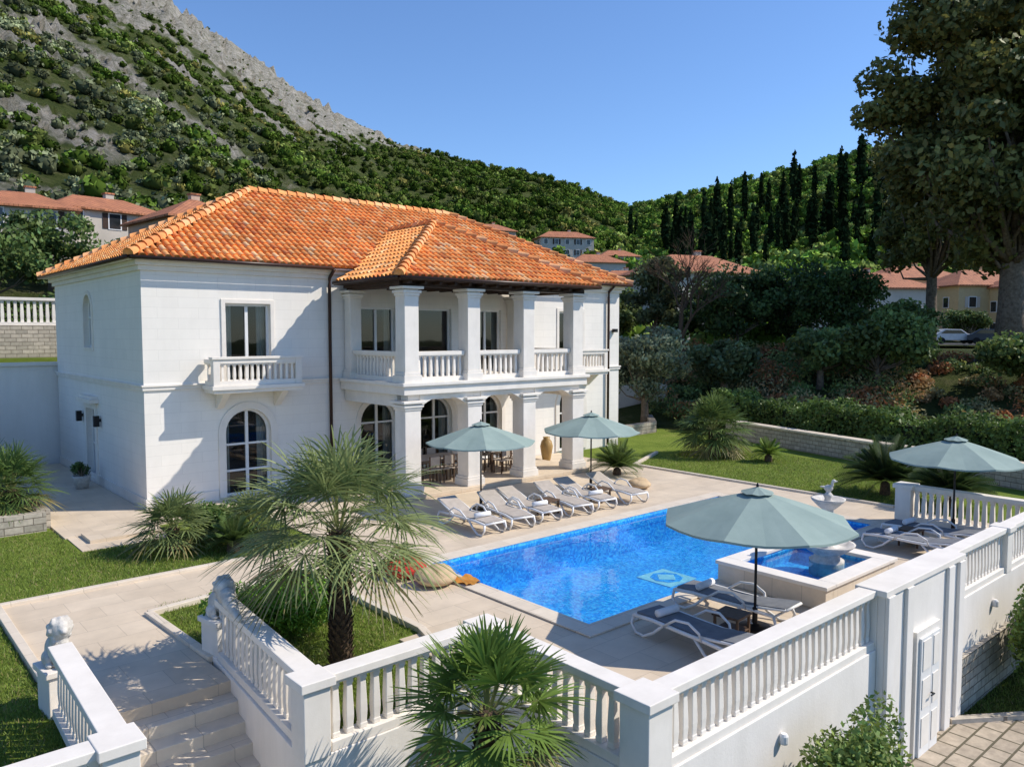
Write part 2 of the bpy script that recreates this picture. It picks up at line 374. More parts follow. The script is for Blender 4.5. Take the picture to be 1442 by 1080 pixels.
pine=(rng.random(len(px))<.7)
col=np.where(olive[:,None],[[.105,.12,.065]],np.where(pine[:,None],[[.044,.072,.012]],[[.074,.094,.024]]))
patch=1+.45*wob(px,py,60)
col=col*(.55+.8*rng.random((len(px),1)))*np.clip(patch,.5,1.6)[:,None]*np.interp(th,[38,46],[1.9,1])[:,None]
dry=rng.random(len(px))<.05; col[dry]=[.15,.14,.04]
pos=np.stack([px,py,H(px,py)-.3*sc],1)
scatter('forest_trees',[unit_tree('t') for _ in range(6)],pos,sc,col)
# cypresses standing apart on the slope: dart throwing
pts=[]
for _ in range(4000):
    t=random.uniform(22.5,38.5); r=random.uniform(150,300); x=r*math.cos(math.radians(t)); y=r*math.sin(math.radians(t))
    if all(math.hypot((t-a)*4.2,(r-b)*.30)>3.6 for a,b in pts): pts.append((t,r))
    if len(pts)>=85: break
pts+=[(40.4,330),(40.0,345)]
th=np.array([p[0] for p in pts]); rr=np.array([p[1] for p in pts]); n=len(pts)
cx=rr*np.cos(np.radians(th)); cy=rr*np.sin(np.radians(th)); hz=rng.uniform(10,18,n)*np.interp(rr,[150,300],[.8,1.1]); hz[-2:]=[17,13]
scatter('cypress_trees',[unit_tree('cyp') for _ in range(4)],np.stack([cx,cy,H(cx,cy)-.5],1),hz*.95,np.array([[.010,.018,.007]])*(.7+.6*rng.random((n,1))),hz)
# ------------------------------------------------------------------ houses
def house(t,r,w,d,h,yaw,wm):
    x=r*math.cos(math.radians(t)); y=r*math.sin(math.radians(t)); z=float(H(x,y))-1.5
    e=empty('stone_house' if wm=='cream' else 'plaster_house'); e.location=(x,y,z); e.rotation_euler[2]=yaw
    H_=h+1.5; b=MB(); b.box(-w/2,w/2,-d/2,d/2,-2,H_,wm); b.obj('walls',e)
    g=MB(); fr=MB()
    for lv in range(max(1,int(h//2.6))):
        zz=1.5+.9+lv*2.6
        nx=max(2,int(w//2.8))
        for i in range(nx):
            cx=-w/2+(i+.5)*w/nx
            fr.box(cx-.55,cx+.55,-d/2-.06,-d/2-.01,zz-.1,zz+1.3,'frame'); g.box(cx-.44,cx+.44,-d/2-.09,-d/2-.065,zz,zz+1.2,'farglass')
            fr.box(cx-1.0,cx-.57,-d/2-.05,-d/2-.01,zz-.05,zz+1.25,'wood' if i%2 else 'cream'); fr.box(cx+.57,cx+1.0,-d/2-.05,-d/2-.01,zz-.05,zz+1.25,'wood' if i%2 else 'cream')
        for i in range(2):
            cy=-d/2+(i+.5)*d/2
            fr.box(-w/2-.06,-w/2-.01,cy-.55,cy+.55,zz-.1,zz+1.3,'frame'); g.box(-w/2-.09,-w/2-.065,cy-.44,cy+.44,zz,zz+1.2,'farglass')
    fr.obj('window_frames',e); g.obj('windows',e)
    ro=MB(); o=.45; rh=d*.24; a=w/2+o; c=d/2+o; k=max(.3,w/2-d/2*.8)
    v=[(-a,-c,H_),(a,-c,H_),(a,c,H_),(-a,c,H_),(-k,0,H_+rh),(k,0,H_+rh),(-a,-c,H_-.15),(a,-c,H_-.15),(a,c,H_-.15),(-a,c,H_-.15)]
    ro.add(v,[(0,1,5,4),(1,2,5),(2,3,4,5),(3,0,4),(6,7,1,0),(7,8,2,1),(8,9,3,2),(9,6,0,3),(9,8,7,6)],'farroof'); ro.obj('roof',e)
    ch=MB(); ch.box(k*.4,k*.4+.7,.6,1.2,H_+rh*.4,H_+rh+.5,wm); ch.box(k*.4-.08,k*.4+.78,.52,1.28,H_+rh+.5,H_+rh+.62,'farroof'); ch.obj('chimney',e)
for hh in houses: house(*hh)
# ------------------------------------------------------------------ villa
villa=empty('white_villa')
VX0,VX1,VY0,VY1,VH=6.72,26.7,23.34,34.0,7.0
def arch(cx,z0,w,h,n=14):
    r=w/2; zs=z0+h-r
    return [(cx-r,z0),(cx+r,z0)]+[(cx+r*math.cos(math.pi*i/n),zs+r*math.sin(math.pi*i/n)) for i in range(n+1)]
def rect(cx,z0,w,h): return [(cx-w/2,z0),(cx+w/2,z0),(cx+w/2,z0+h),(cx-w/2,z0+h)]
class Plane:
    def __init__(s,o,ux,n): s.o=Vector(o);s.ux=Vector(ux);s.n=Vector(n)
    def P(s,a,z,d=0): return s.o+s.ux*a+Vector((0,0,z))+s.n*d
def wallholes(mb,pl,outer,holes,rev,mt):
    loops=[outer]+holes
    tri=tessellate_polygon([[Vector((x,z,0)) for x,z in L] for L in loops])
    flat=[p for L in loops for p in L]
    mb.add([pl.P(a,z) for a,z in flat],[tuple(t) for t in tri],mt)
    for L in holes:
        n=len(L); mb.add([pl.P(a,z) for a,z in L]+[pl.P(a,z,-rev) for a,z in L],[(i,(i+1)%n,n+(i+1)%n,n+i) for i in range(n)],mt)
def ring(mb,pl,o,i,d0,d1,mt):
    n=len(o); vs=[pl.P(a,z,d1) for a,z in o]+[pl.P(a,z,d1) for a,z in i]+[pl.P(a,z,d0) for a,z in o]+[pl.P(a,z,d0) for a,z in i]
    fs=[]
    for k in range(n):
        j=(k+1)%n; fs+=[(k,j,n+j,n+k),(k,2*n+k,2*n+j,j),(n+k,n+j,3*n+j,3*n+k)]
    mb.add(vs,fs,mt)
def bar(mb,pl,a0,a1,z0,z1,d0,d1,mt):
    lo=[pl.P(a0,z0,d0),pl.P(a1,z0,d0),pl.P(a1,z0,d1),pl.P(a0,z0,d1)]; hi=[pl.P(a0,z1,d0),pl.P(a1,z1,d0),pl.P(a1,z1,d1),pl.P(a0,z1,d1)]
    mb.hexa(lo,hi,mt)
cur=MB()
def window(fr,gl,pl,cx,z0,w,h,ar,mull,trans,dep=.2,drape=True):
    f=.07; sh=arch if ar else rect
    o=sh(cx,z0,w,h); i=sh(cx,z0+f,w-2*f,h-2*f)
    ring(fr,pl,o,i,-dep,-dep+.06,'frame')
    gl.add([pl.P(a,z,-dep+.015) for a,z in o],[tuple(range(len(o)))],'glass')
    for m in mull: bar(fr,pl,cx+m-.045,cx+m+.045,z0+f,z0+h-f-.01,-dep+.003,-dep+.07,'frame')
    for t in trans: bar(fr,pl,cx-w/2+f,cx+w/2-f,z0+t-.03,z0+t+.03,-dep+.006,-dep+.062,'frame')
    if drape:
        for s in (-1,1):
            k=random.uniform(.12,.24)*w; n=16; vs=[];fs=[]
            for q in range(n+1):
                a=cx+s*(w/2+.15)-s*(k+.15)*q/n; d=-dep-.16+.03*math.sin(q*2.3)
                vs+=[pl.P(a,z0,d),pl.P(a,z0+h+.1,d)]
            for q in range(n): fs.append((2*q,2*q+1,2*q+3,2*q+2))
            cur.add(vs,fs,'curtain')
front=Plane((0,VY0,0),(1,0,0),(0,-1,0)); left=Plane((VX0,0,0),(0,-1,0),(-1,0,0))
cxs=[14.3,16.71,19.12]
wm=MB(); fr=MB(); gl=MB(); tr=MB()
holes=[arch(9.7,.06,1.42,2.62),arch(23.7,.06,1.42,2.62)]+[arch(c,.16,1.42,2.5) for c in cxs]
holes+=[rect(9.76,3.5,1.4,2.36),rect(23.66,3.5,1.4,2.36)]+[rect(c,3.52,1.42,2.33) if c!=16.71 else rect(c,4.1,1.45,1.75) for c in cxs]
wallholes(wm,front,[(VX0,-.3),(VX1,-.3),(VX1,VH),(VX0,VH)],holes,.22,'stucco')
for c in (9.7,23.7): window(fr,gl,front,c,.06,1.42,2.62,True,[0],[.75,1.55])
for c in cxs: window(fr,gl,front,c,.16,1.42,2.5,True,[0],[1.75])
for c in (9.76,23.66): window(fr,gl,front,c,3.5,1.4,2.36,False,[0],[])
for c in cxs: window(fr,gl,front,c,*( (3.52,1.42,2.33) if c!=16.71 else (4.1,1.45,1.75)),False,[0] if c!=16.71 else [],[],drape=(c!=16.71))
for c in (9.7,23.7): 
    o=arch(c,.06,1.86,2.84); i=arch(c,.06,1.42,2.62); ring(tr,front,o,i,0,.05,'trim')
for c in cxs:
    o=arch(c,.16,1.8,2.69); i=arch(c,.16,1.42,2.5); ring(tr,front,o,i,0,.05,'trim')
for c in (9.76,23.66): ring(tr,front,rect(c,3.46,1.66,2.53),rect(c,3.5,1.4,2.36),0,.035,'trim')
lh=[arch(-29.2,4.5,1.0,1.75),rect(-29.15,.16,1.1,2.3)]
wallholes(wm,left,[(-VY1,-.3),(-VY0,-.3),(-VY0,VH),(-VY1,VH)],lh,.22,'stucco')
window(fr,gl,left,-29.2,4.5,1.0,1.75,True,[0],[1.0])
window(fr,gl,left,-29.15,.16,1.1,2.3,False,[0],[1.1],drape=False)
ring(tr,left,arch(-29.2,4.4,1.3,1.98),arch(-29.2,4.5,1.0,1.75),0,.04,'trim')
ring(tr,left,rect(-29.15,.1,1.5,2.56),rect(-29.15,.16,1.1,2.3),0,.06,'trim')
bar(tr,left,-30.1,-28.2,2.68,2.82,0,.28,'trim'); bar(tr,left,-30.0,-28.3,2.82,2.9,0,.2,'trim')
wm.add([(VX1,VY0,-.3),(VX1,VY1,-.3),(VX1,VY1,VH),(VX1,VY0,VH),(VX0,VY1,-.3),(VX0,VY1,VH)],[(0,1,2,3),(1,4,5,2)],'stucco')
wm.obj('walls',villa,fix=False); fr.obj('window_frames',villa,fix=False)
gl.obj('window_glass',villa,fix=False); cur.obj('curtains',villa,fix=False)
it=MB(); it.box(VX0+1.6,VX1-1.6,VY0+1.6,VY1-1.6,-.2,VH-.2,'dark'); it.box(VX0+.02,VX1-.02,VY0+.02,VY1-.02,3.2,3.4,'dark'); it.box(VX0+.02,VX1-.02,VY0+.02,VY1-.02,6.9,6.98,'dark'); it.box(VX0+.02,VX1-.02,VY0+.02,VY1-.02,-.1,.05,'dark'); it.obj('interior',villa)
for z0,z1,p in ((3.36,3.46,.05),(3.46,3.52,.08),(6.72,6.86,.08),(6.86,7.0,.18)):
    tr.box(VX0-p,VX1+p,VY0-p,VY0,z0,z1,'trim'); tr.box(VX0-p,VX0,VY0,VY1+p,z0,z1,'trim'); tr.box(VX1,VX1+p,VY0,VY1+p,z0,z1,'trim')
tr.box(VX0-.04,VX0,VY0,VY1,-.1,.3,'trim'); tr.box(VX0-.04,8.75,VY0-.04,VY0,-.1,.3,'trim'); tr.box(10.65,12.4,VY0-.04,VY0,-.1,.3,'trim')
tr.obj('cornices_and_surrounds',villa,bevel=.01)
PY,PXC=19.85,[13.18,15.535,17.885,20.24]
po=MB()
po.box(12.75,20.67,19.4,VY0-.05,0.004,.13,'paving')
def pillar(x,y,z0,z1,w):
    po.box(x-w/2-.07,x+w/2+.07,y-w/2-.07,y+w/2+.07,z0,z0+.22,'trim'); po.box(x-w/2-.035,x+w/2+.035,y-w/2-.035,y+w/2+.035,z0+.22,z0+.3,'trim')
    po.box(x-w/2,x+w/2,y-w/2,y+w/2,z0+.3,z1-.28,'trim')
    for k,(p) in enumerate((.03,.07,.12)): po.box(x-w/2-p,x+w/2+p,y-w/2-p,y+w/2+p,z1-.28+.08*k+(.04 if k==2 else 0),z1-.2+.08*k+(.04 if k==2 else 0),'trim')
    po.box(x-w/2+.002,x+w/2-.002,y-w/2+.002,y+w/2-.002,z1-.12,z1-.08,'trim')
for x in PXC:
    pillar(x,PY,.13,2.96,.56); pillar(x,PY,3.5,6.36,.50)
for x in (PXC[0],PXC[3]): pillar(x,VY0-.3,3.5,6.36,.4)
po.box(12.82,20.60,19.49,VY0-.06,3.14,3.40,'trim'); po.box(12.74,20.68,19.41,VY0-.09,3.40,3.502,'trim')
fp=Plane((0,PY-.26,0),(1,0,0),(0,-1,0))
for a,b in zip(PXC[:-1],PXC[1:]):
    n=12; L=a+.28; R=b-.28; pts=[(L,3.139),(R,3.139)]+[(R+(L-R)*i/n,2.72+.33*math.sin(math.pi*i/n)**.8) for i in range(n+1)]
    pts=pts[::-1]
    m=len(pts); vs=[fp.P(u,z,-.02) for u,z in pts]+[fp.P(u,z,-.46) for u,z in pts]
    po.add(vs,[tuple(range(m)),tuple(range(2*m-1,m-1,-1))]+[(i,m+i,m+(i+1)%m,(i+1)%m) for i in range(m)],'trim')
    po.box(L-.4 if a==PXC[0] else L-.28,R+.28 if b!=PXC[3] else R+.4,PY-.2,PY+.2,2.962,3.136,'trim')
for x in (PXC[0],PXC[3]): po.box(x-.2,x+.2,PY+.29,VY0-.08,2.75,3.138,'trim')
po.obj('portico',villa,bevel=.012,fix=True)
def balusters(mb,p,q,z0,z1,sp,w,mt='trim'):
    d=Vector((q[0]-p[0],q[1]-p[1])); L=d.length; n=max(1,int(L/sp)); a=math.atan2(d.y,d.x)
    for i in range(n):
        c=Vector(p[:2])+d*((i+.5)/n); h=z1-z0
        mb.lathe((c.x,c.y,z0),[(w*.64,0),(w*.64,h*.08),(w*.56,h*.10),(w*.66,h*.30),(w*.64,h*.42),(w*.50,h*.86),(w*.62,h*.91),(w*.64,h)],4,mt,phase=a+math.pi/4)
def balustrade(mb,p,q,z0,z1,w,sp=.19,bw=.11,base=.14,rail=.12,ext=0):
    mb.beam(p,q,w*.8,z0,z0+base,'trim',ext); mb.beam(p,q,w,z1-rail,z1,'trim',ext); mb.beam(p,q,w*.75,z1-rail-.04,z1-rail,'trim',ext)
    balusters(mb,p,q,z0+base,z1-rail-.04,sp,bw)
bl=MB()
for a,b in zip(PXC[:-1],PXC[1:]): balustrade(bl,(a+.29,PY),(b-.29,PY),3.503,4.42,.26,.2,.10)
for x in (PXC[0],PXC[3]): balustrade(bl,(x,PY+.29),(x,VY0-.52),3.503,4.42,.26,.2,.10)
for cx in (9.72,23.68):
    bl.box(cx-1.36,cx+1.36,VY0-.86,VY0-.085,3.24,3.34,'trim'); bl.box(cx-1.42,cx+1.42,VY0-.92,VY0-.085,3.34,3.45,'trim')
    for s in (-1,1):
        bl.box(cx+s*1.26-.1,cx+s*1.26+.1,VY0-.84,VY0-.64,3.45,4.22,'trim'); balustrade(bl,(cx+s*1.26,VY0-.63),(cx+s*1.26,VY0-.1),3.452,4.22,.2,.18,.09)
        bl.hexa([(cx+s*.9-.1,VY0-.1,2.75),(cx+s*.9+.1,VY0-.1,2.75),(cx+s*.9+.1,VY0-.005,2.75),(cx+s*.9-.1,VY0-.005,2.75)],[(cx+s*.9-.1,VY0-.7,3.238),(cx+s*.9+.1,VY0-.7,3.238),(cx+s*.9+.1,VY0-.005,3.238),(cx+s*.9-.1,VY0-.005,3.238)],'trim')
    balustrade(bl,(cx-1.16,VY0-.74),(cx+1.16,VY0-.74),3.452,4.218,.2,.17,.09)
    bl.box(cx-1.4,cx+1.4,VY0-.88,VY0-.6,4.221,4.29,'trim')
bl.obj('balcony_balustrades',villa,bevel=.006)
def roof_face(acc,und,poly,tw=.225,tl=.36):
    p=[Vector(k) for k in poly]; a=(p[1]-p[0]).normalized(); nrm=None
    for k in range(2,len(p)):
        c=(p[1]-p[0]).cross(p[k]-p[0])
        if c.length>.01: nrm=c.normalized(); break
    if nrm.z<0: nrm=-nrm
    b=nrm.cross(a).normalized()
    if b.z<0: b=-b
    und.add([v-nrm*.02 for v in p],[tuple(range(len(p)))],'tileunder')
    q=np.array([((v-p[0]).dot(a),(v-p[0]).dot(b)) for v in p])
    def inside(x,y):
        r=False; j=len(q)-1
        for i in range(len(q)):
            if (q[i,1]>y)!=(q[j,1]>y) and x<(q[j,0]-q[i,0])*(y-q[i,1])/(q[j,1]-q[i,1])+q[i,0]: r=not r
            j=i
        return r
    smin,smax=q[:,0].min(),q[:,0].max(); tmax=q[:,1].max()
    A=np.array(a);B=np.array(b);N=np.array(nrm);O=np.array(p[0])
    prof=[(-.5,-.035),(-.42,.03),(-.22,.075),(0,.09),(.22,.075),(.42,.03),(.5,-.035)]
    V=[];F=[];C=[]
    ns=int((smax-smin)/tw)+1; ntt=int(tmax/tl)+1
    for i in range(ns):
        s=smin+(i+.5)*tw; cs=random.uniform(.95,1.04)
        for j in range(-0,ntt):
            t=(j+.5)*tl
            if not inside(s,t): continue
            g=random.random()
            if g<.62: c=(.82,.33,.095)
            elif g<.84: c=(.86,.43,.16)
            elif g<.93: c=(.66,.22,.07)
            else: c=(.82,.52,.26)
            k=random.uniform(.86,1.08)*cs; c=[min(.9,x*k) for x in c]
            n0=len(V); js=random.uniform(-.008,.008)
            lo=t-tl*.56; hi=t+tl*.5
            for e,(tt,up,wf) in enumerate(((lo,.035,.90),(hi,0,.76))):
                for (x,z) in prof: V.append(O+A*(s+js+x*tw*wf)+B*tt+N*(z*.8+up))
            m=len(prof)
            for k2 in range(m-1): F.append((n0+k2,n0+k2+1,n0+m+k2+1,n0+m+k2))
            F.append((n0,n0+1,n0+5,n0+6)); F.append((n0+1,n0+2,n0+4,n0+5))
            C+= [c]*(2*m)
    acc.add(np.array(V),np.array(F),np.array(C))
tacc=Acc(); und=MB()
ex0,ex1,ey0,ey1,ez=VX0-.38,VX1+.38,VY0-.38,VY1+.38,7.08
RY=(ey0+ey1)/2; RZ=10.2; RX0,RX1=12.1,21.3
sl=(RZ-ez)/(RY-ey0)
PX0,PX1,PYE,PZ=12.5,20.92,19.2,6.62; PC=(PX0+PX1)/2; PAZ=8.87; PAY=PYE+(PC-PX0); psl=(PAZ-PZ)/(PC-PX0)
vx=PX0+(ez-PZ)/psl; vy=ey0+(PAZ-ez)/sl
roof_face(tacc,und,[(ex0,ey0,ez),(vx,ey0,ez),(PC,vy,PAZ),(PC,RY,RZ),(RX0,RY,RZ)])
vx2=PX1-(ez-PZ)/psl
roof_face(tacc,und,[(vx2,ey0,ez),(ex1,ey0,ez),(RX1,RY,RZ),(PC,RY,RZ),(PC,vy,PAZ)])
roof_face(tacc,und,[(ex0,ey1,ez),(ex0,ey0,ez),(RX0,RY,RZ)])
roof_face(tacc,und,[(ex1,ey0,ez),(ex1,ey1,ez),(RX1,RY,RZ)])
roof_face(tacc,und,[(ex1,ey1,ez),(ex0,ey1,ez),(RX0,RY,RZ),(RX1,RY,RZ)])
roof_face(tacc,und,[(PX0,PYE,PZ),(PX1,PYE,PZ),(PC,PAY,PAZ)])
roof_face(tacc,und,[(PX0,ey0,PZ),(PX0,PYE,PZ),(PC,PAY,PAZ),(PC,vy,PAZ),(vx,ey0,ez)])
roof_face(tacc,und,[(PX1,PYE,PZ),(PX1,ey0,PZ),(vx2,ey0,ez),(PC,vy,PAZ),(PC,PAY,PAZ)])
V,F,C=tacc.get(); npmesh('roof_tiles',V,F,C,['tile'],villa); und.obj('roof_underlay',villa,fix=False)
rt=Acc()
def ridge(p,q):
    p=Vector(p);q=Vector(q);d=q-p;L=d.length;n=int(L/.38);d.normalize(); sd=d.cross(Vector((0,0,1))).normalized(); up=sd.cross(d)
    for i in range(n):
        a=p+d*(L*i/n-.03); b=p+d*(L*(i+1)/n); V=[];c=random.choice([(.78,.34,.12),(.80,.42,.2),(.70,.27,.09)])
        for (o,r,h) in ((a,.155,.06),(b,.125,.03)):
            for k in range(7):
                t=math.pi*(k/6*1.15-.075); V.append(o+sd*math.cos(t)*r+up*(math.sin(t)*r+h))
        F=[(k,k+1,8+k,7+k) for k in range(6)]+[(0,1,5,6),(1,2,4,5)]
        rt.add(np.array(V),np.array(F),np.array([c]*14))
for a,b in (((ex0,ey0,ez),(RX0,RY,RZ)),((ex0,ey1,ez),(RX0,RY,RZ)),((ex1,ey0,ez),(RX1,RY,RZ)),((ex1,ey1,ez),(RX1,RY,RZ)),((RX0,RY,RZ),(RX1,RY,RZ)),
            ((PX0,PYE,PZ),(PC,PAY,PAZ)),((PX1,PYE,PZ),(PC,PAY,PAZ)),((PC,PAY,PAZ),(PC,vy+.1,PAZ))): ridge(a,b)
V,F,C=rt.get(); npmesh('ridge_tiles',V,F,C,['tile'],villa)
rb=MB()
rb.box(ex0+.04,ex1-.04,ey0+.04,VY0-.185,7.0,7.05,'trim'); rb.box(ex0+.04,VX0-.185,ey0+.06,ey1,7.0,7.05,'trim'); rb.box(VX1+.185,ex1-.04,ey0+.06,ey1,7.0,7.05,'trim')
rb.obj('soffit',villa)
gt=MB()
gt.box(PX0+.06,PX1-.06,PYE+.06,VY0-.19,6.52,6.57,'wood'); 
gt.box(PX0+.3,PX1-.3,PY-.18,PY+.18,6.362,6.515,'wood')
for x in (PXC[0],PXC[3]): gt.box(x-.16,x+.16,PY+.19,VY0-.19,6.364,6.514,'wood')
k=PX0+.45
while k<PX1-.3: gt.box(k-.05,k+.05,PYE+.1,VY0-.2,6.43,6.518,'wood'); k+=.55
gt.obj('portico_timber',villa)
g2=MB()
for a,b in (((ex0,ey0-.07,7.04),(PX0-.1,ey0-.07,7.04)),((PX1+.1,ey0-.07,7.04),(ex1,ey0-.07,7.04)),((ex0-.07,ey0,7.04),(ex0-.07,ey1,7.04)),((PX0,PYE-.06,6.58),(PX1,PYE-.06,6.58)),((PX0-.06,PYE,6.58),(PX0-.06,ey0,6.58)),((PX1+.06,PYE,6.58),(PX1+.06,ey0,6.58))):
    g2.tube([a,b],.055,8,'pipe')
for x in (12.45,25.9): g2.tube([(x,ey0-.05,7.0),(x,VY0-.12,6.75),(x,VY0-.10,6.5),(x,VY0-.10,.05)],.055,8,'pipe')
g2.obj('gutters_and_downpipes',villa,smooth=True)
ln=MB()
for y in (28.0,30.3):
    ln.box(VX0-.22,VX0-.06,y-.08,y+.08,1.95,2.3,'metal'); ln.box(VX0-.06,VX0,y-.04,y+.04,2.1,2.2,'metal')
ln.box(26.2,26.4,VY0-.2,VY0-.04,5.0,5.15,'metal'); ln.obj('wall_lanterns',villa)
# ------------------------------------------------------------------ terrace, pool, paths
dk=MB(); P='paving'
for x0,x1,y0,y1 in ((7.45,9.65,8.0,17),(6.9,7.45,5.6,10.7),(7.45,9.65,5.6,8.0),(6.9,7.45,15.1,17),(9.65,20.4,5.6,9.05),(20.4,22.9,5.6,23.3),(9.65,20.4,13.8,23.3),(8.9,9.65,17,23.3),(4.25,8.9,21.4,23.3),(4.25,6.66,23.3,34)):
    dk.box(x0,x1,y0,y1,-.3,0,P)
dk.obj('terrace_paving')
pth=MB(); pth.prism([(2.25,11.0),(4.25,11.0),(4.12,14.6),(7.448,15.1),(7.448,15.102),(6.898,15.102),(6.898,16.7),(2.2,16.7)],-.3,0.0,P)
pth.box(4.3,6.4,19.9,21.398,-.3,-.012,P); pth.box(4.6,6.2,20.5,21.398,-.011,.07,P)
pth.obj('garden_path')
kb=MB()
def kerb(pts,w=.14,z=.06):
    for a,b in zip(pts[:-1],pts[1:]): kb.beam(a,b,w,-.2,z+random.uniform(0,.004),'coping')
kerb([(4.3,11.9),(4.17,14.6),(7.4,15.07),(7.4,10.8),(6.8,8.7)]); kerb([(2.2,11.6),(2.18,16.75),(6.8,16.75)]); kerb([(22.9,9.6),(22.9,19.2),(26.0,20.6)])
kb.obj('path_kerb',bevel=.01)
cp=MB(); w=.38
x0,x1,y0,y1=9.65,20.4,9.05,13.8
cp.box(x0-w,x1+w,y1-.02,y1+w,.004,.035,'coping'); cp.box(x0-w,x1+w,y0-w,y0+.02,.004,.035,'coping'); cp.box(x0-w,x0+.02,y0+.02,y1-.02,.004,.035,'coping'); cp.box(x1-.02,x1+w,y0+.02,y1-.02,.004,.035,'coping')
pool=empty('swimming_pool')
cp.obj('coping',pool,bevel=.008)
b=MB(); zb=-.95
b.add([(x0,y0,zb),(x1,y0,zb),(x1,y1,zb),(x0,y1,zb),(x0,y0,-.3),(x1,y0,-.3),(x1,y1,-.3),(x0,y1,-.3)],[(0,1,2,3),(0,4,5,1),(1,5,6,2),(2,6,7,3),(3,7,4,0)],'pooltile')
b.box(x0-.0,x0+.015,y0+.015,y1-.015,-.32,-.001,'pooltile'); b.box(x1-.015,x1,y0+.015,y1-.015,-.32,-.001,'pooltile'); b.box(x0,x1,y0,y0+.015,-.32,-.001,'pooltile'); b.box(x0,x1,y1-.015,y1,-.32,-.001,'pooltile')
b.obj('basin',pool,fix=False)
b=MB(); b.add([(x0+.015,y0+.015,-.07),(x1-.015,y0+.015,-.07),(x1-.015,y1-.015,-.07),(x0+.015,y1-.015,-.07)],[(0,1,2,3)],'water'); b.obj('water',pool,fix=False)
b=MB(); b.lathe((15.2,11.7,zb+.004),[(.72,0),(.72,.012)],4,'medal',phase=math.pi/4); b.lathe((15.2,11.7,zb+.017),[(.40,0),(.40,.006)],8,'pooltile'); b.lathe((15.2,11.7,zb+.024),[(.28,0),(.28,.006)],4,'medal'); b.obj('floor_medallion',pool)
lw=MB()
for a in ((-60,2.1,8.4,60),(2.1,4.2,16.7,60),(4.2,8.9,16.7,21.4),(4.3,6.9,8.45,15.1),(6.9,7.45,10.7,15.1)): lw.box(a[0],a[1],a[2],a[3],-.3,-.03,'grass')
lw.box(22.9,33,7,26,-.3,-.03,'grass'); lw.obj('lawn')
def blades(reg,n):
    x=rng.uniform(reg[0],reg[1],n); y=rng.uniform(reg[2],reg[3],n); z=np.full(n,reg[4]); a=rng.random(n)*6.28; h=rng.uniform(.025,.065,n); w=.007
    dx,dy=np.cos(a)*w,np.sin(a)*w; lx,ly=rng.normal(size=(2,n))*.025
    V=np.stack([np.stack([x-dx,y-dy,z],1),np.stack([x+dx,y+dy,z],1),np.stack([x+lx+dx*.3,y+ly+dy*.3,z+h],1),np.stack([x+lx-dx*.3,y+ly-dy*.3,z+h],1)],1).reshape(-1,3)
    c=np.array([[.12,.165,.03]])*(.6+.8*rng.random((n,1))); d=rng.random(n)<.12; c[d]=[.24,.20,.09]
    return V,np.arange(4*n).reshape(-1,4),np.repeat(c,4,0)
ga=Acc()
for reg,n in (((-1,2.1,9,16.7,-.03),30000),((-1,4.2,16.8,22.5,-.03),22000),((4.2,8.6,16.8,19.8,-.03),16000),((4.4,7.3,10.8,15,-.03),14000),((4.3,6.6,8.6,11,-.03),8000),((23,29.5,10,20,-.03),30000),((12.5,21,2.2,5.3,-2.1),25000)): ga.add(*blades(reg,n))
V,F,C=ga.get(); npmesh('grass',V,F,C,['leaf'])
lp=MB(); lp.prism([(12.9,5.36),(15.0,5.36),(16.2,4.3),(16.6,2.9),(14.4,3.2),(12.6,3.6)],-2.3,-2.0,'pathstone'); lp.obj('stone_path')
kb2=MB()
for a,b in (((15.0,5.2),(16.25,4.35)),((16.25,4.35),(16.7,2.9))): kb2.beam(a,b,.15,-2.2,-1.92,'stonecladding')
kb2.obj('path_edging')
st=MB(); ns=11
for i in range(ns):
    y1_=11.0-i*.30; z=-.17*(i)
    st.box(2.2,4.25 if i<2 else 4.2,y1_-.34,y1_-.002 if i else y1_,-2.4,z-.17+.0 if i else -.165,'coping')
st.obj('garden_steps',bevel=.012)
rw=MB()
rw.box(6.62,21.6,5.32,5.6,-2.4,.05,'render'); rw.box(6.62,6.899,5.6,8.46,-2.4,.05,'render')
rw.box(3.98,6.62,8.18,8.449,-2.4,.05,'render'); rw.beam((4.14,8.45),(4.45,12.1),.26,-2.4,.05,'render')
rw.box(-12,2.1,8.15,8.39,-2.4,.05,'render'); rw.beam((2.12,8.4),(2.17,11.5),.2,-2.4,.05,'render')
rw.box(21.32,21.6,5.6,8.9,-.3,.05,'render')
rw.box(12.2,15.35,5.2,5.319,-2.4,.92,'render'); rw.box(12.2,15.35,5.32,5.62,.051,.92,'render')
rw.box(12.15,15.4,5.16,5.66,.92,1.02,'trim')
for xx in (12.2,12.9,14.6,15.1): rw.box(xx,xx+.25,5.14,5.199,-2.4,.918,'render')
rw.obj('terrace_wall',bevel=.01)
wl=MB()
for x in (9.4,17.4):
    wl.lathe((x,5.27,-.45),[(.05,0),(.06,.02),(.06,.11),(.04,.14)],12,'frame')
wl.obj('wall_lamp')
sc_=MB(); sc_.prism([(15.36,5.22),(21.6,5.22),(21.6,5.318),(15.36,5.318)],-2.4,-1.0,'stonecladding'); sc_.box(6.6,12.2,5.28,5.317,-2.4,-1.75,'stonecladding'); sc_.obj('stone_cladding')
door=empty('cellar_door')
d=MB(); d.box(13.22,14.18,5.11,5.198,-2.1,.12,'trim'); d.obj('surround',door)
d=MB(); d.box(13.32,13.745,5.07,5.108,-2.05,.0,'frame'); d.box(13.755,14.08,5.07,5.108,-2.05,.0,'frame')
for zz in (-1.85,-1.2,-.55):
    d.box(13.38,13.69,5.058,5.069,zz,zz+.5,'trim'); d.box(13.80,14.03,5.058,5.069,zz,zz+.5,'trim')
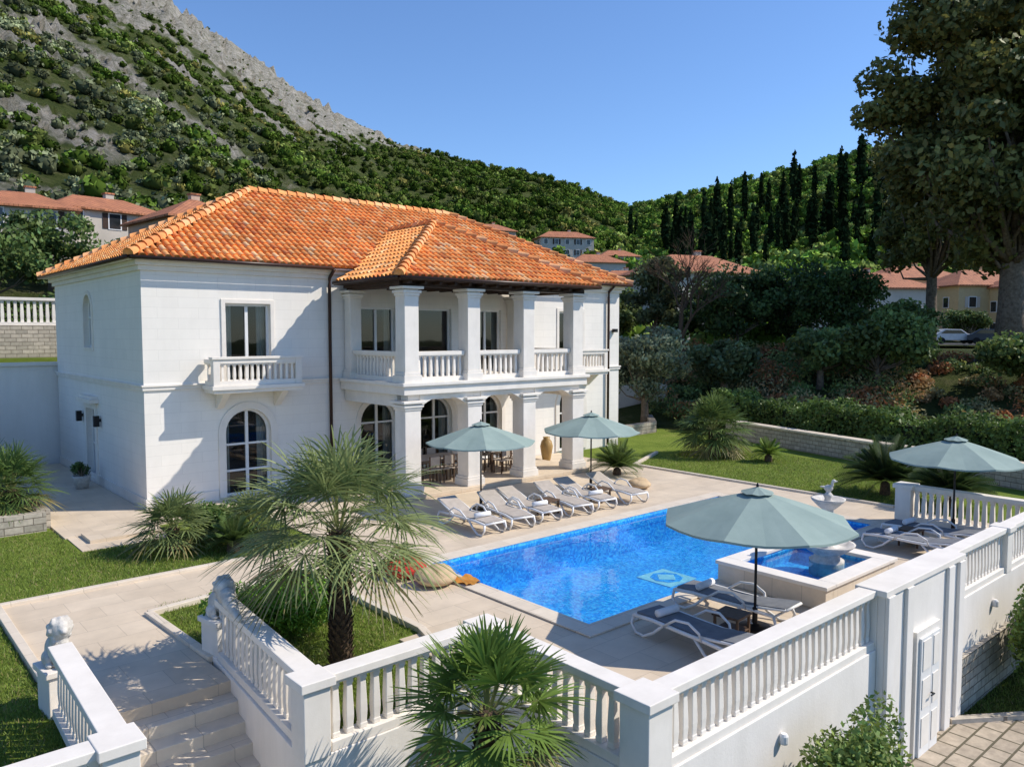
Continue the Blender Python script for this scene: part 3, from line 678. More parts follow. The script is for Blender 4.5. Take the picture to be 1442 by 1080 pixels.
d.obj('leaves',door); d=MB(); d.tube([(13.72,5.06,-1.0),(13.72,5.0,-1.0),(13.6,5.0,-1.0)],.014,6,'metal'); d.obj('handle',door)
def post(mb,x,y,z0,z1,w=.34):
    mb.box(x-w/2,x+w/2,y-w/2,y+w/2,z0,z1-.1,'trim'); mb.box(x-w/2-.05,x+w/2+.05,y-w/2-.05,y+w/2+.05,z1-.1,z1+.012,'trim')
def bobj(name,segs,posts,z0=.051,z1=1.0):
    mb=MB()
    for s in segs: balustrade(mb,s[0],s[1],z0,z1,.28,.175,.115,.12,.10)
    for x,y,w in posts: post(mb,x,y,z0,z1,w)
    return mb.obj(name,bevel=.01)
bobj('terrace_balustrade',[((6.98,5.46),(12.2,5.46)),((6.76,5.66),(6.76,8.1)),((4.34,8.31),(6.58,8.31)),((4.18,8.5),(4.42,11.7)),((15.4,5.46),(21.25,5.46)),((21.46,5.66),(21.46,8.5))],
     [(6.76,5.46,.42),(6.76,8.31,.34),(4.13,8.31,.34),(21.46,5.46,.36),(21.46,8.7,.4),(18.3,5.46,.3)])
bobj('stair_balustrade',[((2.05,8.45),(2.14,11.3)),((-10,8.27),(1.9,8.27))],[(2.03,8.27,.34)])
def blob(parts,name,mt,parent,loc,rot,vox=.02,scale=1):
    import bmesh
    bm=bmesh.new()
    for (c,r,e) in parts:
        mtx=Matrix.Translation(c)@(Matrix.Rotation(e[1],4,e[0]) if e else Matrix.Identity(4))@Matrix.Diagonal((*r,1))
        bmesh.ops.create_icosphere(bm,subdivisions=3,radius=1,matrix=mtx)
    me=bpy.data.meshes.new(name); bm.to_mesh(me); bm.free(); me.materials.append(M[mt])
    o=bpy.data.objects.new(name,me); link(o,parent); o.location=loc; o.rotation_euler[2]=rot; o.scale=(scale,)*3
    r=o.modifiers.new('r','REMESH'); r.mode='VOXEL'; r.voxel_size=vox; r.use_smooth_shade=True
    s=o.modifiers.new('s','SMOOTH'); s.iterations=2
    return o
def lion(x,y,rot):
    e=empty('lion_statue'); e.location=(x,y,0); e.rotation_euler[2]=rot
    p=MB(); p.box(-.2,.2,-.24,.24,-.2,.52,'trim'); p.box(-.24,.24,-.28,.28,.52,.60,'trim'); p.obj('pedestal',e,bevel=.01)
    L=[((0,.08,.20),(.14,.17,.19),None),((0,-.04,.30),(.12,.12,.22),('X',.25)),((0,-.10,.50),(.14,.13,.15),None),((0,-.16,.53),(.085,.09,.095),None),((0,-.245,.50),(.05,.05,.045),None),
       ((.06,-.14,.13),(.04,.045,.17),None),((-.06,-.14,.13),(.04,.045,.17),None),((.06,-.19,.03),(.045,.07,.03),None),((-.06,-.19,.03),(.045,.07,.03),None),
       ((.13,.05,.09),(.06,.13,.1),None),((-.13,.05,.09),(.06,.13,.1),None),((.14,-.06,.03),(.045,.08,.03),None),((-.14,-.06,.03),(.045,.08,.03),None),
       ((.085,-.1,.63),(.03,.02,.035),None),((-.085,-.1,.63),(.03,.02,.035),None),((.12,.2,.06),(.14,.03,.03),('Z',.8))]
    for a in range(16):
        t=a*6.283/16; L.append(((math.cos(t)*.13,-.09+.03*math.sin(a*3),.50+math.sin(t)*.13),(.04,.05,.04),None))
    for a in range(10): L.append(((random.uniform(-.1,.1),-.12+random.uniform(-.02,.02),.25+a*.02),(.035,.035,.05),None))
    blob(L,'lion_body','statue',e,(0,0,.60),0,.014)
lion(2.2,11.7,.1); lion(4.5,12.05,.15)
sv=MB()
sp=[(4.41-.012*i,11.62-.055*i,1.06+.16*math.exp(-i*.16)*abs(math.cos(i*.55))) for i in range(22)]
sv.tube(sp,[.15-.005*i for i in range(22)],8,'statue'); sv.obj('stone_scroll',smooth=True)
# ------------------------------------------------------------------ umbrellas
def umbrella(x,y,rot,top=2.42,R=1.55):
    e=empty('patio_umbrella'); e.location=(x,y,0); e.rotation_euler[2]=rot
    m=MB(); m.tube([(0,0,.05),(0,0,top-.05)],.024,10,'metal'); m.lathe((0,0,0),[(.27,.003),(.27,.05),(.1,.08),(.045,.1),(.045,.36),(.03,.38)],20,'metal'); m.obj('pole_and_base',e,smooth=False)
    ns=8; sub=4; n=ns*sub; drop=.50
    def surf(r,i):
        a=2*math.pi*i/n; f=(i%sub)/sub; k=math.sin(math.pi*f) 
        rr=r*(1-.07*k*(r/R)); z=top-drop*(r/R)**1.12-.05*k*(r/R)
        return (rr*math.cos(a),rr*math.sin(a),z)
    c=MB(); rings=[.16,.45,.8,1.15,R]; vs=[];fs=[]
    for r in rings:
        for i in range(n): vs.append(surf(r,i))
    for i in range(n):
        p=surf(R,i); vs.append((p[0]*1.003,p[1]*1.003,p[2]-.035))
    for j in range(len(rings)):
        for i in range(n): k=(i+1)%n; fs.append((j*n+i,j*n+k,(j+1)*n+k,(j+1)*n+i))
    c.add(vs,fs,'canvas')
    vs=[(0,0,top+.07)]+[(.27*math.cos(2*math.pi*i/16),.27*math.sin(2*math.pi*i/16),top-.02-(.015 if i%2 else 0)) for i in range(16)]
    c.add(vs,[(0,1+i,1+(i+1)%16) for i in range(16)],'canvas'); c.obj('canopy',e,fix=False)
    r=MB()
    for i in range(8):
        a=2*math.pi*i/8; p=surf(R,i*sub); r.tube([(0,0,top-.05),(p[0]*.5,p[1]*.5,(top-.03+p[2])/2-.03),(p[0]*.99,p[1]*.99,p[2]-.02)],.008,5,'metal'); r.tube([(0,0,top-.75),(p[0]*.55,p[1]*.55,top-.05+(p[2]-top)*.55)],.007,5,'metal')
    r.lathe((0,0,top+.06),[(.02,0),(.025,.03),(.008,.07)],8,'metal'); r.obj('ribs',e)
umbrella(13.94,17.3,.2); umbrella(18.17,17.0,.5); umbrella(11.68,7.13,.25,2.36,1.6); umbrella(21.0,7.36,.1,2.38)
# ------------------------------------------------------------------ loungers
def lounger(x,y,rot,sling,back=.35,towel=None):
    e=empty('sun_lounger'); e.location=(x,y,0); e.rotation_euler[2]=rot
    f=MB(); W=.32
    hy=.35
    for s in (-1,1):
        f.tube([(s*W,-1.0,.30),(s*W,-.6,.33),(s*W,0,.32),(s*W,.4,.32),(s*W,.95,.30)],.032,7,'plastic')
        f.tube([(s*W,.95,.30),(s*(W+.02),1.0,.18),(s*(W+.02),.92,.03),(s*(W+.02),.72,.02),(s*(W+.01),.5,.12),(s*W,.3,.30)],.026,7,'plastic')
        f.tube([(s*W,-1.0,.30),(s*(W+.02),-1.02,.16),(s*(W+.02),-.93,.03),(s*(W+.02),-.75,.02),(s*(W+.01),-.55,.13),(s*W,-.35,.31)],.026,7,'plastic')
        f.tube([(s*(W+.03),-.3,.33),(s*(W+.05),-.05,.50),(s*(W+.05),.22,.53),(s*(W+.04),.42,.42),(s*(W+.02),.46,.30)],.022,7,'plastic')
        ca,sa=math.cos(back),math.sin(back)
        f.tube([(s*(W-.03),hy,.34),(s*(W-.03),hy+.4*ca,.34+.4*sa),(s*(W-.06),hy+.8*ca,.34+.8*sa)],.024,7,'plastic')
    f.tube([(-W,-1.0,.30),(W,-1.0,.30)],.026,7,'plastic'); f.tube([(-W,.95,.29),(W,.95,.29)],.022,7,'plastic')
    ca,sa=math.cos(back),math.sin(back); f.tube([(-W+.06,hy+.8*ca,.34+.8*sa),(W-.06,hy+.8*ca,.34+.8*sa)],.026,7,'plastic')
    f.obj('frame',e,smooth=True)
    g=MB(); prof=[(-.97,.345),(-.6,.355),(0,.345),(hy,.35),(hy+.4*ca,.365+.4*sa),(hy+.78*ca,.365+.78*sa)]
    vs=[]
    for yy,zz in prof: vs+=[(-.27,yy,zz+.012),(.27,yy,zz+.012),(.27,yy,zz-.02),(-.27,yy,zz-.02)]
    fs=[]
    for i in range(len(prof)-1):
        for k in range(4): fs.append((i*4+k,i*4+(k+1)%4,i*4+4+(k+1)%4,i*4+4+k))
    fs+=[(3,2,1,0),(len(vs)-4,len(vs)-3,len(vs)-2,len(vs)-1)]
    g.add(vs,fs,sling); g.obj('sling',e)
    if towel is not None:
        t=MB(); t.tube([(-.24,towel,.43),(-.23,towel,.43),(.23,towel,.43),(.24,towel,.43)],[.03,.065,.065,.03],12,'towel'); t.tube([(-.245,towel,.43),(.245,towel,.43)],.02,8,'towel'); t.obj('rolled_towel',e,smooth=True)
for i,(x,y) in enumerate(((12.35,15.75),(13.45,15.7),(14.35,15.75),(15.6,15.7),(16.55,15.75),(17.9,15.7))):
    lounger(x,y,random.uniform(-.12,.12)-.1,'slinggrey',.34,None if i%2 else -.5)
lounger(10.25,7.35,math.pi-.08,'slingdark',.12,-.55); lounger(11.95,7.75,math.pi+.05,'slingdark',.12,-.55)
lounger(18.5,7.3,math.pi,'slingdark',.12,-.5); lounger(19.7,7.4,math.pi-.05,'slingdark',.12,-.5)
def sidetable(x,y,mt='brown'):
    m=MB(); m.box(-.24,.24,-.24,.24,.36,.40,mt)
    for a in (-.2,.2):
        for b_ in (-.2,.2): m.box(a-.02,a+.02,b_-.02,b_+.02,.003,.36,mt)
    m.box(-.22,.22,-.22,.22,.12,.14,mt); m.obj('side_table',loc=(x,y,0),rotz=.1,bevel=.004)
sidetable(11.1,7.2); sidetable(14.95,15.6); sidetable(17.2,15.7); sidetable(19.1,7.6)
def beanbag(x,y,mt,s=1):
    e=empty('beanbag'); e.location=(x,y,0)
    blob([((0,0,.16),(.45,.42,.17),None),((.1,.05,.26),(.3,.28,.14),None),((-.2,.1,.2),(.25,.25,.16),None)],'bag',mt,e,(0,0,0),0,.03,s)
beanbag(8.85,13.45,'red',1.0); beanbag(9.0,12.6,'beige',.95); beanbag(19.6,16.2,'beige',.85)
th_=MB(); V_=[];F_=[]
for i in range(9):
    for j in range(7): V_.append((9.3+i*.05+.02*math.sin(j),12.0+j*.07,.06+.03*math.sin(i*1.3+j)+.05*(j>4)))
for i in range(8):
    for j in range(6): F_.append((i*7+j,i*7+7+j,i*7+8+j,i*7+j+1))
th_.add(V_,F_,'mustard'); th_.obj('throw_blanket',smooth=True)
m=MB(); m.lathe((0,0,0),[(.12,.003),(.16,.1),(.22,.4),(.25,.62),(.2,.82),(.12,.9),(.14,.98),(.11,.98),(.09,.9)],20,'gold'); m.obj('tall_vase',smooth=True,loc=(20.9,21.9,0))
def chair(x,y,r):
    m=MB(); 
    for a in (-.2,.2):
        for b_ in (-.2,.2): m.box(a-.018,a+.018,b_-.018,b_+.018,0,.44 if b_<0 else .9,'brown')
    m.box(-.23,.23,-.23,.23,.44,.48,'slinggrey'); m.box(-.182,.182,.185,.21,.6,.88,'slinggrey')
    for a in (-.235,.215): m.box(a,a+.02,-.2,.182,.64,.67,'brown')
    m.obj('patio_chair',loc=(x,y,.131),rotz=r)
def table(x,y,w,d_):
    m=MB(); m.box(-w/2,w/2,-d_/2,d_/2,.71,.75,'slinggrey')
    for a in (-1,1):
        for b_ in (-1,1): m.box(a*(w/2-.08)-.03,a*(w/2-.08)+.03,b_*(d_/2-.08)-.03,b_*(d_/2-.08)+.03,0,.71,'brown')
    m.box(-w/2+.1,w/2-.1,-.02,.02,.64,.705,'brown'); m.obj('dining_table',loc=(x,y,.131))
for tx in (15.2,18.2):
    table(tx,21.4,1.7,.9)
    for dx in (-.55,0,.55): chair(tx+dx,20.72,math.pi); chair(tx+dx,22.1,0)
    chair(tx-1.15,21.4,math.pi/2); chair(tx+1.15,21.4,-math.pi/2)
# ------------------------------------------------------------------ fountain
ft=empty('stone_fountain')
m=MB(); X0,X1,Y0,Y1=13.35,16.2,6.74,9.0
m.box(X0,X0+.28,Y0,Y1,.004,.38,'coping'); m.box(X1-.28,X1,Y0,Y1,.004,.38,'coping'); m.box(X0+.28,X1-.28,Y0,Y0+.28,.004,.38,'coping'); m.box(X0+.28,X1-.28,Y1-.28,Y1,.004,.38,'coping')
for a in ((X0-.04,X0+.32,Y0-.04,Y1+.04),(X1-.32,X1+.04,Y0-.04,Y1+.04),(X0+.32,X1-.32,Y0-.04,Y0+.32),(X0+.32,X1-.32,Y1-.32,Y1+.04)): m.box(*a,.38,.45,'trim')
m.obj('basin_surround',ft,bevel=.01)
m=MB(); m.box(X0+.281,X1-.281,Y0+.281,Y1-.281,.01,.05,'pooltile')
for a in ((X0+.281,X0+.295,Y0+.281,Y1-.281),(X1-.295,X1-.281,Y0+.281,Y1-.281),(X0+.295,X1-.295,Y0+.281,Y0+.295),(X0+.295,X1-.295,Y1-.295,Y1-.281)): m.box(*a,.051,.379,'pooltile')
m.obj('basin_tiles',ft)
m=MB(); m.add([(X0+.28,Y0+.28,.33),(X1-.28,Y0+.28,.33),(X1-.28,Y1-.28,.33),(X0+.28,Y1-.28,.33)],[(0,1,2,3)],'water'); m.obj('fountain_water',ft,fix=False)
m=MB(); c=(15.35,7.75,0)
m.lathe(c,[(.34,.05),(.34,.36),(.26,.40),(.24,.46),(.40,.56),(.52,.66),(.55,.70),(.50,.70),(.40,.64),(.14,.62),(.12,.7),(.16,.78),(.10,.86),(.075,1.1),(.09,1.28),(.13,1.33),(.10,1.38),(.2,1.46),(.32,1.58),(.34,1.62),(.30,1.62),(.18,1.55),(.08,1.55),(.07,1.62),(.10,1.68),(.05,1.74)],28,'statue')
m.obj('tiers',ft,smooth=True)
blob([((0,0,.1),(.06,.09,.07),None),((0,-.07,.18),(.03,.03,.07),None),((0,-.1,.25),(.035,.045,.035),None),((0,-.15,.25),(.012,.03,.012),None),((0,.1,.12),(.04,.07,.02),None),((0,0,.02),(.05,.05,.03),None)],'bird_finial','statue',ft,(15.35,7.75,1.73),.4,.008)
# ------------------------------------------------------------------ vegetation
def fanleaf(ac,base,az,el,pet,blade,nseg,col,droop=.35,span=115,sw=1.0):
    d=np.array([math.cos(az)*math.cos(el),math.sin(az)*math.cos(el),math.sin(el)]); side=np.array([-math.sin(az),math.cos(az),0.])
    b=np.array(base,float); P=b+d*pet*.5; E=b+d*pet-np.array([0,0,.18*pet*math.cos(el)])
    d2=unit((E-P)[None])[0]; n=np.cross(side,d2); n=n if n[2]>0 else -n
    V=[];F=[];C=[]
    w=.018
    def strip(pts,ws,cross,c):
        k=len(V)
        for p,ww in zip(pts,ws): V.append(p-cross*ww);V.append(p+cross*ww);C.append(c);C.append(c)
        for i in range(len(pts)-1): F.append((k+2*i,k+2*i+1,k+2*i+3,k+2*i+2))
    strip([b,P,E],[w,w*.8,w*.6],side,[c*.9 for c in (.16,.17,.06)])
    for i in range(nseg):
        ph=math.radians(-span+2*span*(i+.5)/nseg+random.uniform(-2,2)); ds=d2*math.cos(ph)+side*math.sin(ph)+n*random.uniform(.02,.16)
        ds/=np.linalg.norm(ds); L=blade*(1-.28*abs(math.degrees(ph))/span)*random.uniform(.88,1.05)
        cr=np.cross(ds,n); cr/=np.linalg.norm(cr); tw=random.uniform(-.5,.5); cr=cr*math.cos(tw)+n*math.sin(tw)
        dr=droop*random.uniform(.6,1.3)
        pts=[E+ds*L*t-np.array([0,0,dr*L*t**2.2]) for t in (0.02,.35,.65,.85,1.0)]
        k=random.uniform(.7,1.3); c=[x*k for x in col]
        strip(pts,[.004*sw,.017*sw,.014*sw,.009*sw,.002],cr,c)
    ac.add(np.array(V),np.array(F),np.array(C))
def fanpalm(name,loc,hz,pet,blade,nl,nseg,col,tr=.16,droop=.35,elmin=-.5,sw=1.0):
    e=empty(name); ac=Acc(); x,y,z=loc
    for i in range(nl):
        f=(i+.5)/nl; el=elmin+(1.45-elmin)*f**1.1+random.uniform(-.1,.1); az=i*2.39996+random.uniform(-.2,.2)
        k=random.uniform(.85,1.1)
        c=col if i>nl*.12 else (.16,.14,.06)
        fanleaf(ac,(x+.06*math.cos(az),y+.06*math.sin(az),z+hz-.12+.2*f),az,el,pet*k,blade*k,nseg,c,droop,sw=sw)
    V,F,C=ac.get(); npmesh('fronds',V,F,C,['leaf'],e)
    m=MB(); m.tube([(x,y,z-.05),(x+.01,y,z+hz*.33),(x,y+.01,z+hz*.7),(x,y,z+hz)],[tr*1.15,tr*.95,tr*.95,tr*.8],12,'palmbark')
    rows=int(hz/.07)
    for j in range(rows):
        for k in range(9):
            a=k*6.283/9+j*.37; zz=z+.03+j*.07; r=tr*(1.0 if j<rows*.8 else .95); ca,sa=math.cos(a),math.sin(a)
            q=[(x+r*ca-.045*sa,y+r*sa+.045*ca,zz),(x+r*ca+.045*sa,y+r*sa-.045*ca,zz),(x+(r+random.uniform(.04,.085))*ca,y+(r+.06)*sa,zz+.11)]
            m.add([q[0],q[1],q[2],(x+r*.9*ca,y+r*.9*sa,zz+.05)],[(0,1,2),(0,2,3),(1,3,2)],'palmbark')
    m.obj('trunk',e,fix=False)
    return e
fanpalm('fan_palm',(5.64,10.34,-.03),2.12,.88,1.0,46,32,(.15,.18,.07),.15,.34,-.25,.9)
fanpalm('fan_palm',(5.45,6.65,-2.1),2.85,.55,.62,38,30,(.10,.155,.03),.14,.15,-.35)
fanpalm('fan_palm',(5.9,18.6,-.03),.55,.45,.75,34,20,(.11,.14,.05),.12,.3,-.2)
fanpalm('fan_palm',(7.6,18.2,-.03),.45,.4,.7,30,20,(.095,.12,.04),.12,.3,-.2)
fanpalm('fan_palm',(3.55,23.9,.3),.6,.6,.8,44,24,(.07,.11,.03),.14,.2,-.25)
fanpalm('fan_palm',(3.2,26.2,.3),.6,.6,.8,36,20,(.06,.10,.03),.14,.2,-.2)
fanpalm('fan_palm',(27.3,18.7,0),1.0,.9,.9,60,24,(.075,.11,.03),.2,.3,-.4,1.4)
def pinnate(name,loc,L,nl,col,hz=.25,nlf=26):
    ac=Acc(); e=empty(name); x,y,z=loc
    for i in range(nl):
        az=i*2.4+random.uniform(-.2,.2); el=.15+1.2*(i/nl); d=np.array([math.cos(az)*math.cos(el),math.sin(az)*math.cos(el),math.sin(el)]); sd=np.array([-math.sin(az),math.cos(az),0.])
        b=np.array([x,y,z+hz]); LL=L*random.uniform(.85,1.1); V=[];F=[];C=[]
        for k in range(nlf):
            t=(k+2)/(nlf+2); p=b+d*LL*t-np.array([0,0,.45*LL*t*t*math.cos(el)])
            for s in (-1,1):
                ll=.30*L*math.sin(math.pi*min(1,t*.85+.12))**.7; dd=sd*s*.8+d*.5+np.array([0,0,.15]); dd/=np.linalg.norm(dd); q=p+dd*ll; cr=np.cross(dd,[0,0,1]); cr=cr/np.linalg.norm(cr)*.014*max(1,L)
                n0=len(V); V+= [p-cr,p+cr,q+cr*.2,q-cr*.2]; F.append((n0,n0+1,n0+2,n0+3)); kk=random.uniform(.7,1.25); C+= [[c*kk for c in col]]*4
            if k: 
                n0=len(V); cr=sd*.012; V+=[pp-cr,pp+cr,p+cr,p-cr]; F.append((n0,n0+1,n0+2,n0+3)); C+=[[.12,.13,.05]]*4
            pp=p
        ac.add(np.array(V),np.array(F),np.array(C))
    V,F,C=ac.get(); npmesh('fronds',V,F,C,['leaf'],e)
    m=MB(); m.lathe((x,y,z-.05),[(.14,0),(.16,.1),(.13,hz),(.05,hz+.06)],10,'palmbark'); m.obj('trunk',e)
pinnate('sago_palm',(20.9,18.3,0),1.15,42,(.08,.12,.03)); pinnate('sago_palm',(24.6,10.6,0),1.6,54,(.035,.06,.018),.4); pinnate('sago_palm',(1.9,26.0,.2),1.3,30,(.06,.10,.03),.3)
pinnate('sago_palm',(6.9,17.6,-.03),.8,26,(.07,.11,.03)); pinnate('sago_palm',(24.2,8.6,0),1.4,50,(.035,.06,.018),.4); pinnate('sago_palm',(27.6,16.4,0),.8,26,(.12,.18,.03))
def bush(name,loc,r,n,size,col,blobs=9,mt='leaf',wr=.5):
    e=empty(name); ac=Acc(); x,y,z=loc
    for i in range(blobs):
        a=random.uniform(0,6.28); k=random.uniform(.2,.62); c=(x+r[0]*k*math.cos(a),y+r[1]*k*math.sin(a),z+r[2]*random.uniform(.75,1.15))
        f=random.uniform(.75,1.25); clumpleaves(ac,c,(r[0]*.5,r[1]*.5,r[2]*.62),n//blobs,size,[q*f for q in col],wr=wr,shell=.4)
    V,F,C=ac.get(); npmesh('foliage',V,F,C,[mt],e)
    m=MB()
    for i in range(7):
        a=i*.9; m.tube([(x,y,z-.03),(x+.3*r[0]*math.cos(a),y+.3*r[1]*math.sin(a),z+r[2]*.6),(x+.6*r[0]*math.cos(a),y+.6*r[1]*math.sin(a),z+r[2]*1.1)],[.03,.02,.008],6,'bark')
    m.obj('stems',e)
bush('hosta_shrub',(5.5,12.3,-.03),(1.15,1.0,.56),14000,.085,(.095,.19,.022),18,wr=.35)
bush('laurel_shrub',(9.75,4.55,-2.1),(1.2,.7,1.3),12000,.09,(.10,.14,.035),14)
bush('oleander_shrub',(17.6,4.25,-2.1),(1.4,.85,1.5),12000,.11,(.085,.13,.03),14)
bush('oleander_shrub',(20.3,4.4,-2.1),(1.4,.8,1.5),9000,.11,(.07,.11,.028),14)
bush('shrub',(7.2,19.4,-.03),(1.0,.8,.5),5000,.09,(.065,.11,.025),9)
pt=MB(); pt.lathe((6.1,28.0,0),[(.18,.003),(.26,.35),(.29,.42),(.25,.42),(.22,.36)],16,'statue'); pt.obj('garden_urn',smooth=True)
bush('potted_shrub',(6.1,28.0,.36),(.3,.3,.3),1200,.07,(.07,.11,.03),5)
def tree(name,loc,h,cr,trunk_h,tr,ncl,nleaf,ls,col,lean=(0,0),crz=None,clr=.33,skirt=0):
    e=empty(name); x,y,z=loc; ac=Acc(); m=MB(); crz=crz or (h-trunk_h)/2; cz=z+h-crz
    top=Vector((x+lean[0],y+lean[1],z+trunk_h+ (h-trunk_h)*.35)); 
    m.tube([(x,y,z-.3),(x+lean[0]*.3+.05*h*.1,y,z+trunk_h*.5),(x+lean[0]*.7,y+lean[1]*.7,z+trunk_h),top],[tr*1.3,tr,tr*.85,tr*.4],10,'bark')
    fork=Vector((x+lean[0]*.7,y+lean[1]*.7,z+trunk_h*.9))
    for i in range(ncl):
        d=unit(rng.normal(size=(1,3)))[0]; k=random.random()**.45*.85
        c=Vector((x+lean[0]+d[0]*cr*k,y+lean[1]+d[1]*cr*k,cz+d[2]*crz*k))
        if i%2==0:
            mid=fork.lerp(c,.5)+Vector((random.uniform(-.1,.1)*cr,random.uniform(-.1,.1)*cr,-.06*h*random.random()))
            m.tube([fork,fork.lerp(mid,.5),mid,c],[tr*.42,tr*.28,tr*.16,tr*.05],6,'bark')
        f=random.uniform(.6,1.4); rr=cr*clr*random.uniform(.6,1.15)
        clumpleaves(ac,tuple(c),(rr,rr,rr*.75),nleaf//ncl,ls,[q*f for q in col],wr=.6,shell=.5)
    V,F,C=ac.get(); npmesh('foliage',V,F,C,['leaf'],e); m.obj('trunk',e,smooth=True); return e
def pol(t,r,dz=0):
    x=r*math.cos(math.radians(t)); y=r*math.sin(math.radians(t)); return (x,y,float(H(x,y))+dz)
tree('olive_tree',(33,27,0),5.6,2.7,1.5,.2,42,11000,.20,(.14,.165,.10),crz=2.1)
tree('plane_tree',pol(16.7,58),28,9.8,6.5,.75,170,88000,.42,(.115,.12,.038),crz=11.8,clr=.24)
tree('plane_tree',pol(21.0,66),18,5.2,6,.4,62,24000,.40,(.105,.115,.036),crz=6.6,clr=.28)
for t,r,h,c,cl in ((33.0,60,6.6,3.8,(.05,.08,.024)),(29.6,63,7.0,4.0,(.045,.075,.022)),(26.8,60,6.4,3.4,(.05,.085,.024)),(31.2,70,7.0,4.0,(.045,.075,.022)),(35,66,4.5,3,(.065,.10,.028)),(24.0,50,4.4,3.0,(.09,.125,.035)),(22.9,58,3.8,2.6,(.085,.12,.034)),(38.6,58,7.6,2.4,(.075,.09,.04)),(41.4,62,5.0,2.4,(.08,.11,.035)),(27.5,50,3.6,2.4,(.095,.13,.04)),(33.8,48,3.2,2.2,(.10,.125,.05)),(15.5,50,3.4,2.6,(.08,.11,.03)),(19.0,100,4.2,2.6,(.07,.10,.03))):
    tree('broadleaf_tree',pol(t,r),h,c,1.2,.2,40,9000,.30,cl,clr=.36)
for t,r,h,c in ((70,60,5,3.2),(67.5,74,5,3),(74,62,5,3.5),(79,64,5.5,3.5),(61,75,5,3),(55,82,5,3),(82,58,5.5,3.5),(72.8,52,3.6,2.4),(77,54,4,3)):
    tree('broadleaf_tree',pol(t,r),h,c,1.2,.2,26,5000,.34,(.065,.10,.028),clr=.38)
def baretree(loc,h):
    m=MB(); 
    def br(p,d,L,r,lv):
        q=p+d*L; mid=p.lerp(q,.5)+Vector((random.uniform(-1,1),random.uniform(-1,1),0))*L*.08
        m.tube([p,mid,q],[r,r*.8,r*.6],6 if lv<3 else 4,'palmbark')
        if lv>=6: return
        for k in range(3 if lv<5 else 2):
            nd=(d+Vector((random.uniform(-1,1),random.uniform(-1,1),random.uniform(-.35,.7)))*.75).normalized()
            br(q if k else p.lerp(q,.75),nd,L*random.uniform(.62,.85),r*.58,lv+1)
    br(Vector(loc),Vector((.05,0,1)),h*.26,.24,0); m.obj('bare_tree')
baretree(pol(36.9,52,.3),10.0)
def hedge(name,p,q,w,z0,h,n,size,col,rag=.12):
    e=empty(name); p=np.array(p);q=np.array(q);d=q-p;L=np.linalg.norm(d);d/=L;nn=np.array([-d[1],d[0]])
    s=rng.random(n)*L; face=rng.integers(0,3,n); v=rng.uniform(-.5,.5,n)*w; z=rng.random(n)*h
    v=np.where(face==0,-w/2,np.where(face==1,w/2,v)); z=np.where(face==2,h,z); bul=np.sin(s*2.1)*rag+np.sin(s*.9+1)*rag+rng.normal(size=n)*rag*.6
    z=z*(1+bul/h*.8); v=v+np.sign(v)*bul*.5+rng.normal(size=n)*.05
    P=np.stack([p[0]+d[0]*s+nn[0]*v,p[1]+d[1]*s+nn[1]*v,z0+z],1)
    Nn=np.where((face==2)[:,None],[[0,0,1.]],np.stack([nn[0]*np.sign(v),nn[1]*np.sign(v),.3+0*v],1))
    c=np.array([col])*((.6+.8*rng.random((n,1)))*(.8+.3*np.sin(s*1.3)[:,None]*.5)); V,F,C=leafquads(P,Nn,size,np.clip(c,.003,1),.6,.8)
    npmesh('foliage',V,F,C,['leaf'],e); mb=MB(); mb.beam(tuple(p),tuple(q),w*.8,z0,z0+h*.85,'leafcore'); mb.obj('core',e)
hedge('garden_hedge',(35.2,23.5),(31.0,6.5),1.6,-.1,1.7,30000,.17,(.085,.135,.032),.22)
hedge('clipped_hedge',(0,40.5),(9,43.5),2.0,3.6,2.6,9000,.2,(.06,.10,.022),.12)
ac=Acc()
for i in range(280):
    t=random.uniform(10,40); r=random.uniform(41,60); x,y,z=pol(t,r); 
    if x<34 and y>24: continue
    c=random.choice([(.24,.10,.04),(.25,.15,.065),(.10,.14,.045),(.15,.18,.055),(.10,.14,.04),(.20,.17,.075)])
    s=random.uniform(.5,1.3)
    if 15.5<t<22: s*=.55
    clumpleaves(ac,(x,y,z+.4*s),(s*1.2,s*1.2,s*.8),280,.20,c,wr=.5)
V,F,C=ac.get(); npmesh('wild_shrubs',V,F,C,['leaf'])
sw=MB()
for a,b_,h in (((32.6,21.5),(30.2,13.2),.75),((30.2,13.2),(28.6,7.0),.75)): sw.beam(a,b_,.4,-.2,h,'stonecladding'); sw.beam(a,b_,.5,h,h+.07,'coping')
sw.obj('low_stone_wall')
sw=MB()
for a,b_,h in (((28.5,25.0),(31.5,25.2),.5),((31.5,25.2),(34.0,27.5),.5),((28.5,25.0),(28.4,30),.5)): sw.beam(a,b_,.35,-.2,h,'stonecladding')
sw.beam((27.4,32),(38,29.5),.3,-.2,1.9,'cream'); sw.obj('garden_wall')
sw=MB(); sw.beam((-6,22.8),(4.1,22.8),.3,-.2,.45,'stonecladding'); sw.beam((4.1,22.95),(4.1,27.0),.3,-.2,.45,'stonecladding'); sw.box(-6,3.94,22.96,29,-.2,.3,'grass'); sw.obj('planter_wall')
sw=MB(); sw.box(1.0,8.5,34.2,34.5,-.2,3.75,'render'); sw.box(1.0,8.5,34.1,34.6,3.75,3.87,'trim')
sw.hexa([(3.2,29,-.2),(3.45,29,-.2),(3.45,34.19,-.2),(3.2,34.19,-.2)],[(3.2,29,.9),(3.45,29,.9),(3.45,34.19,3.4),(3.2,34.19,3.4)],'render'); sw.obj('ramp_wall')
sw=MB()
for i in range(12): sw.box(1.2,3.19,29.3+i*.38,34.1,-.2+.2*i,.0+.2*i,'pathstone')
sw.obj('garden_steps')
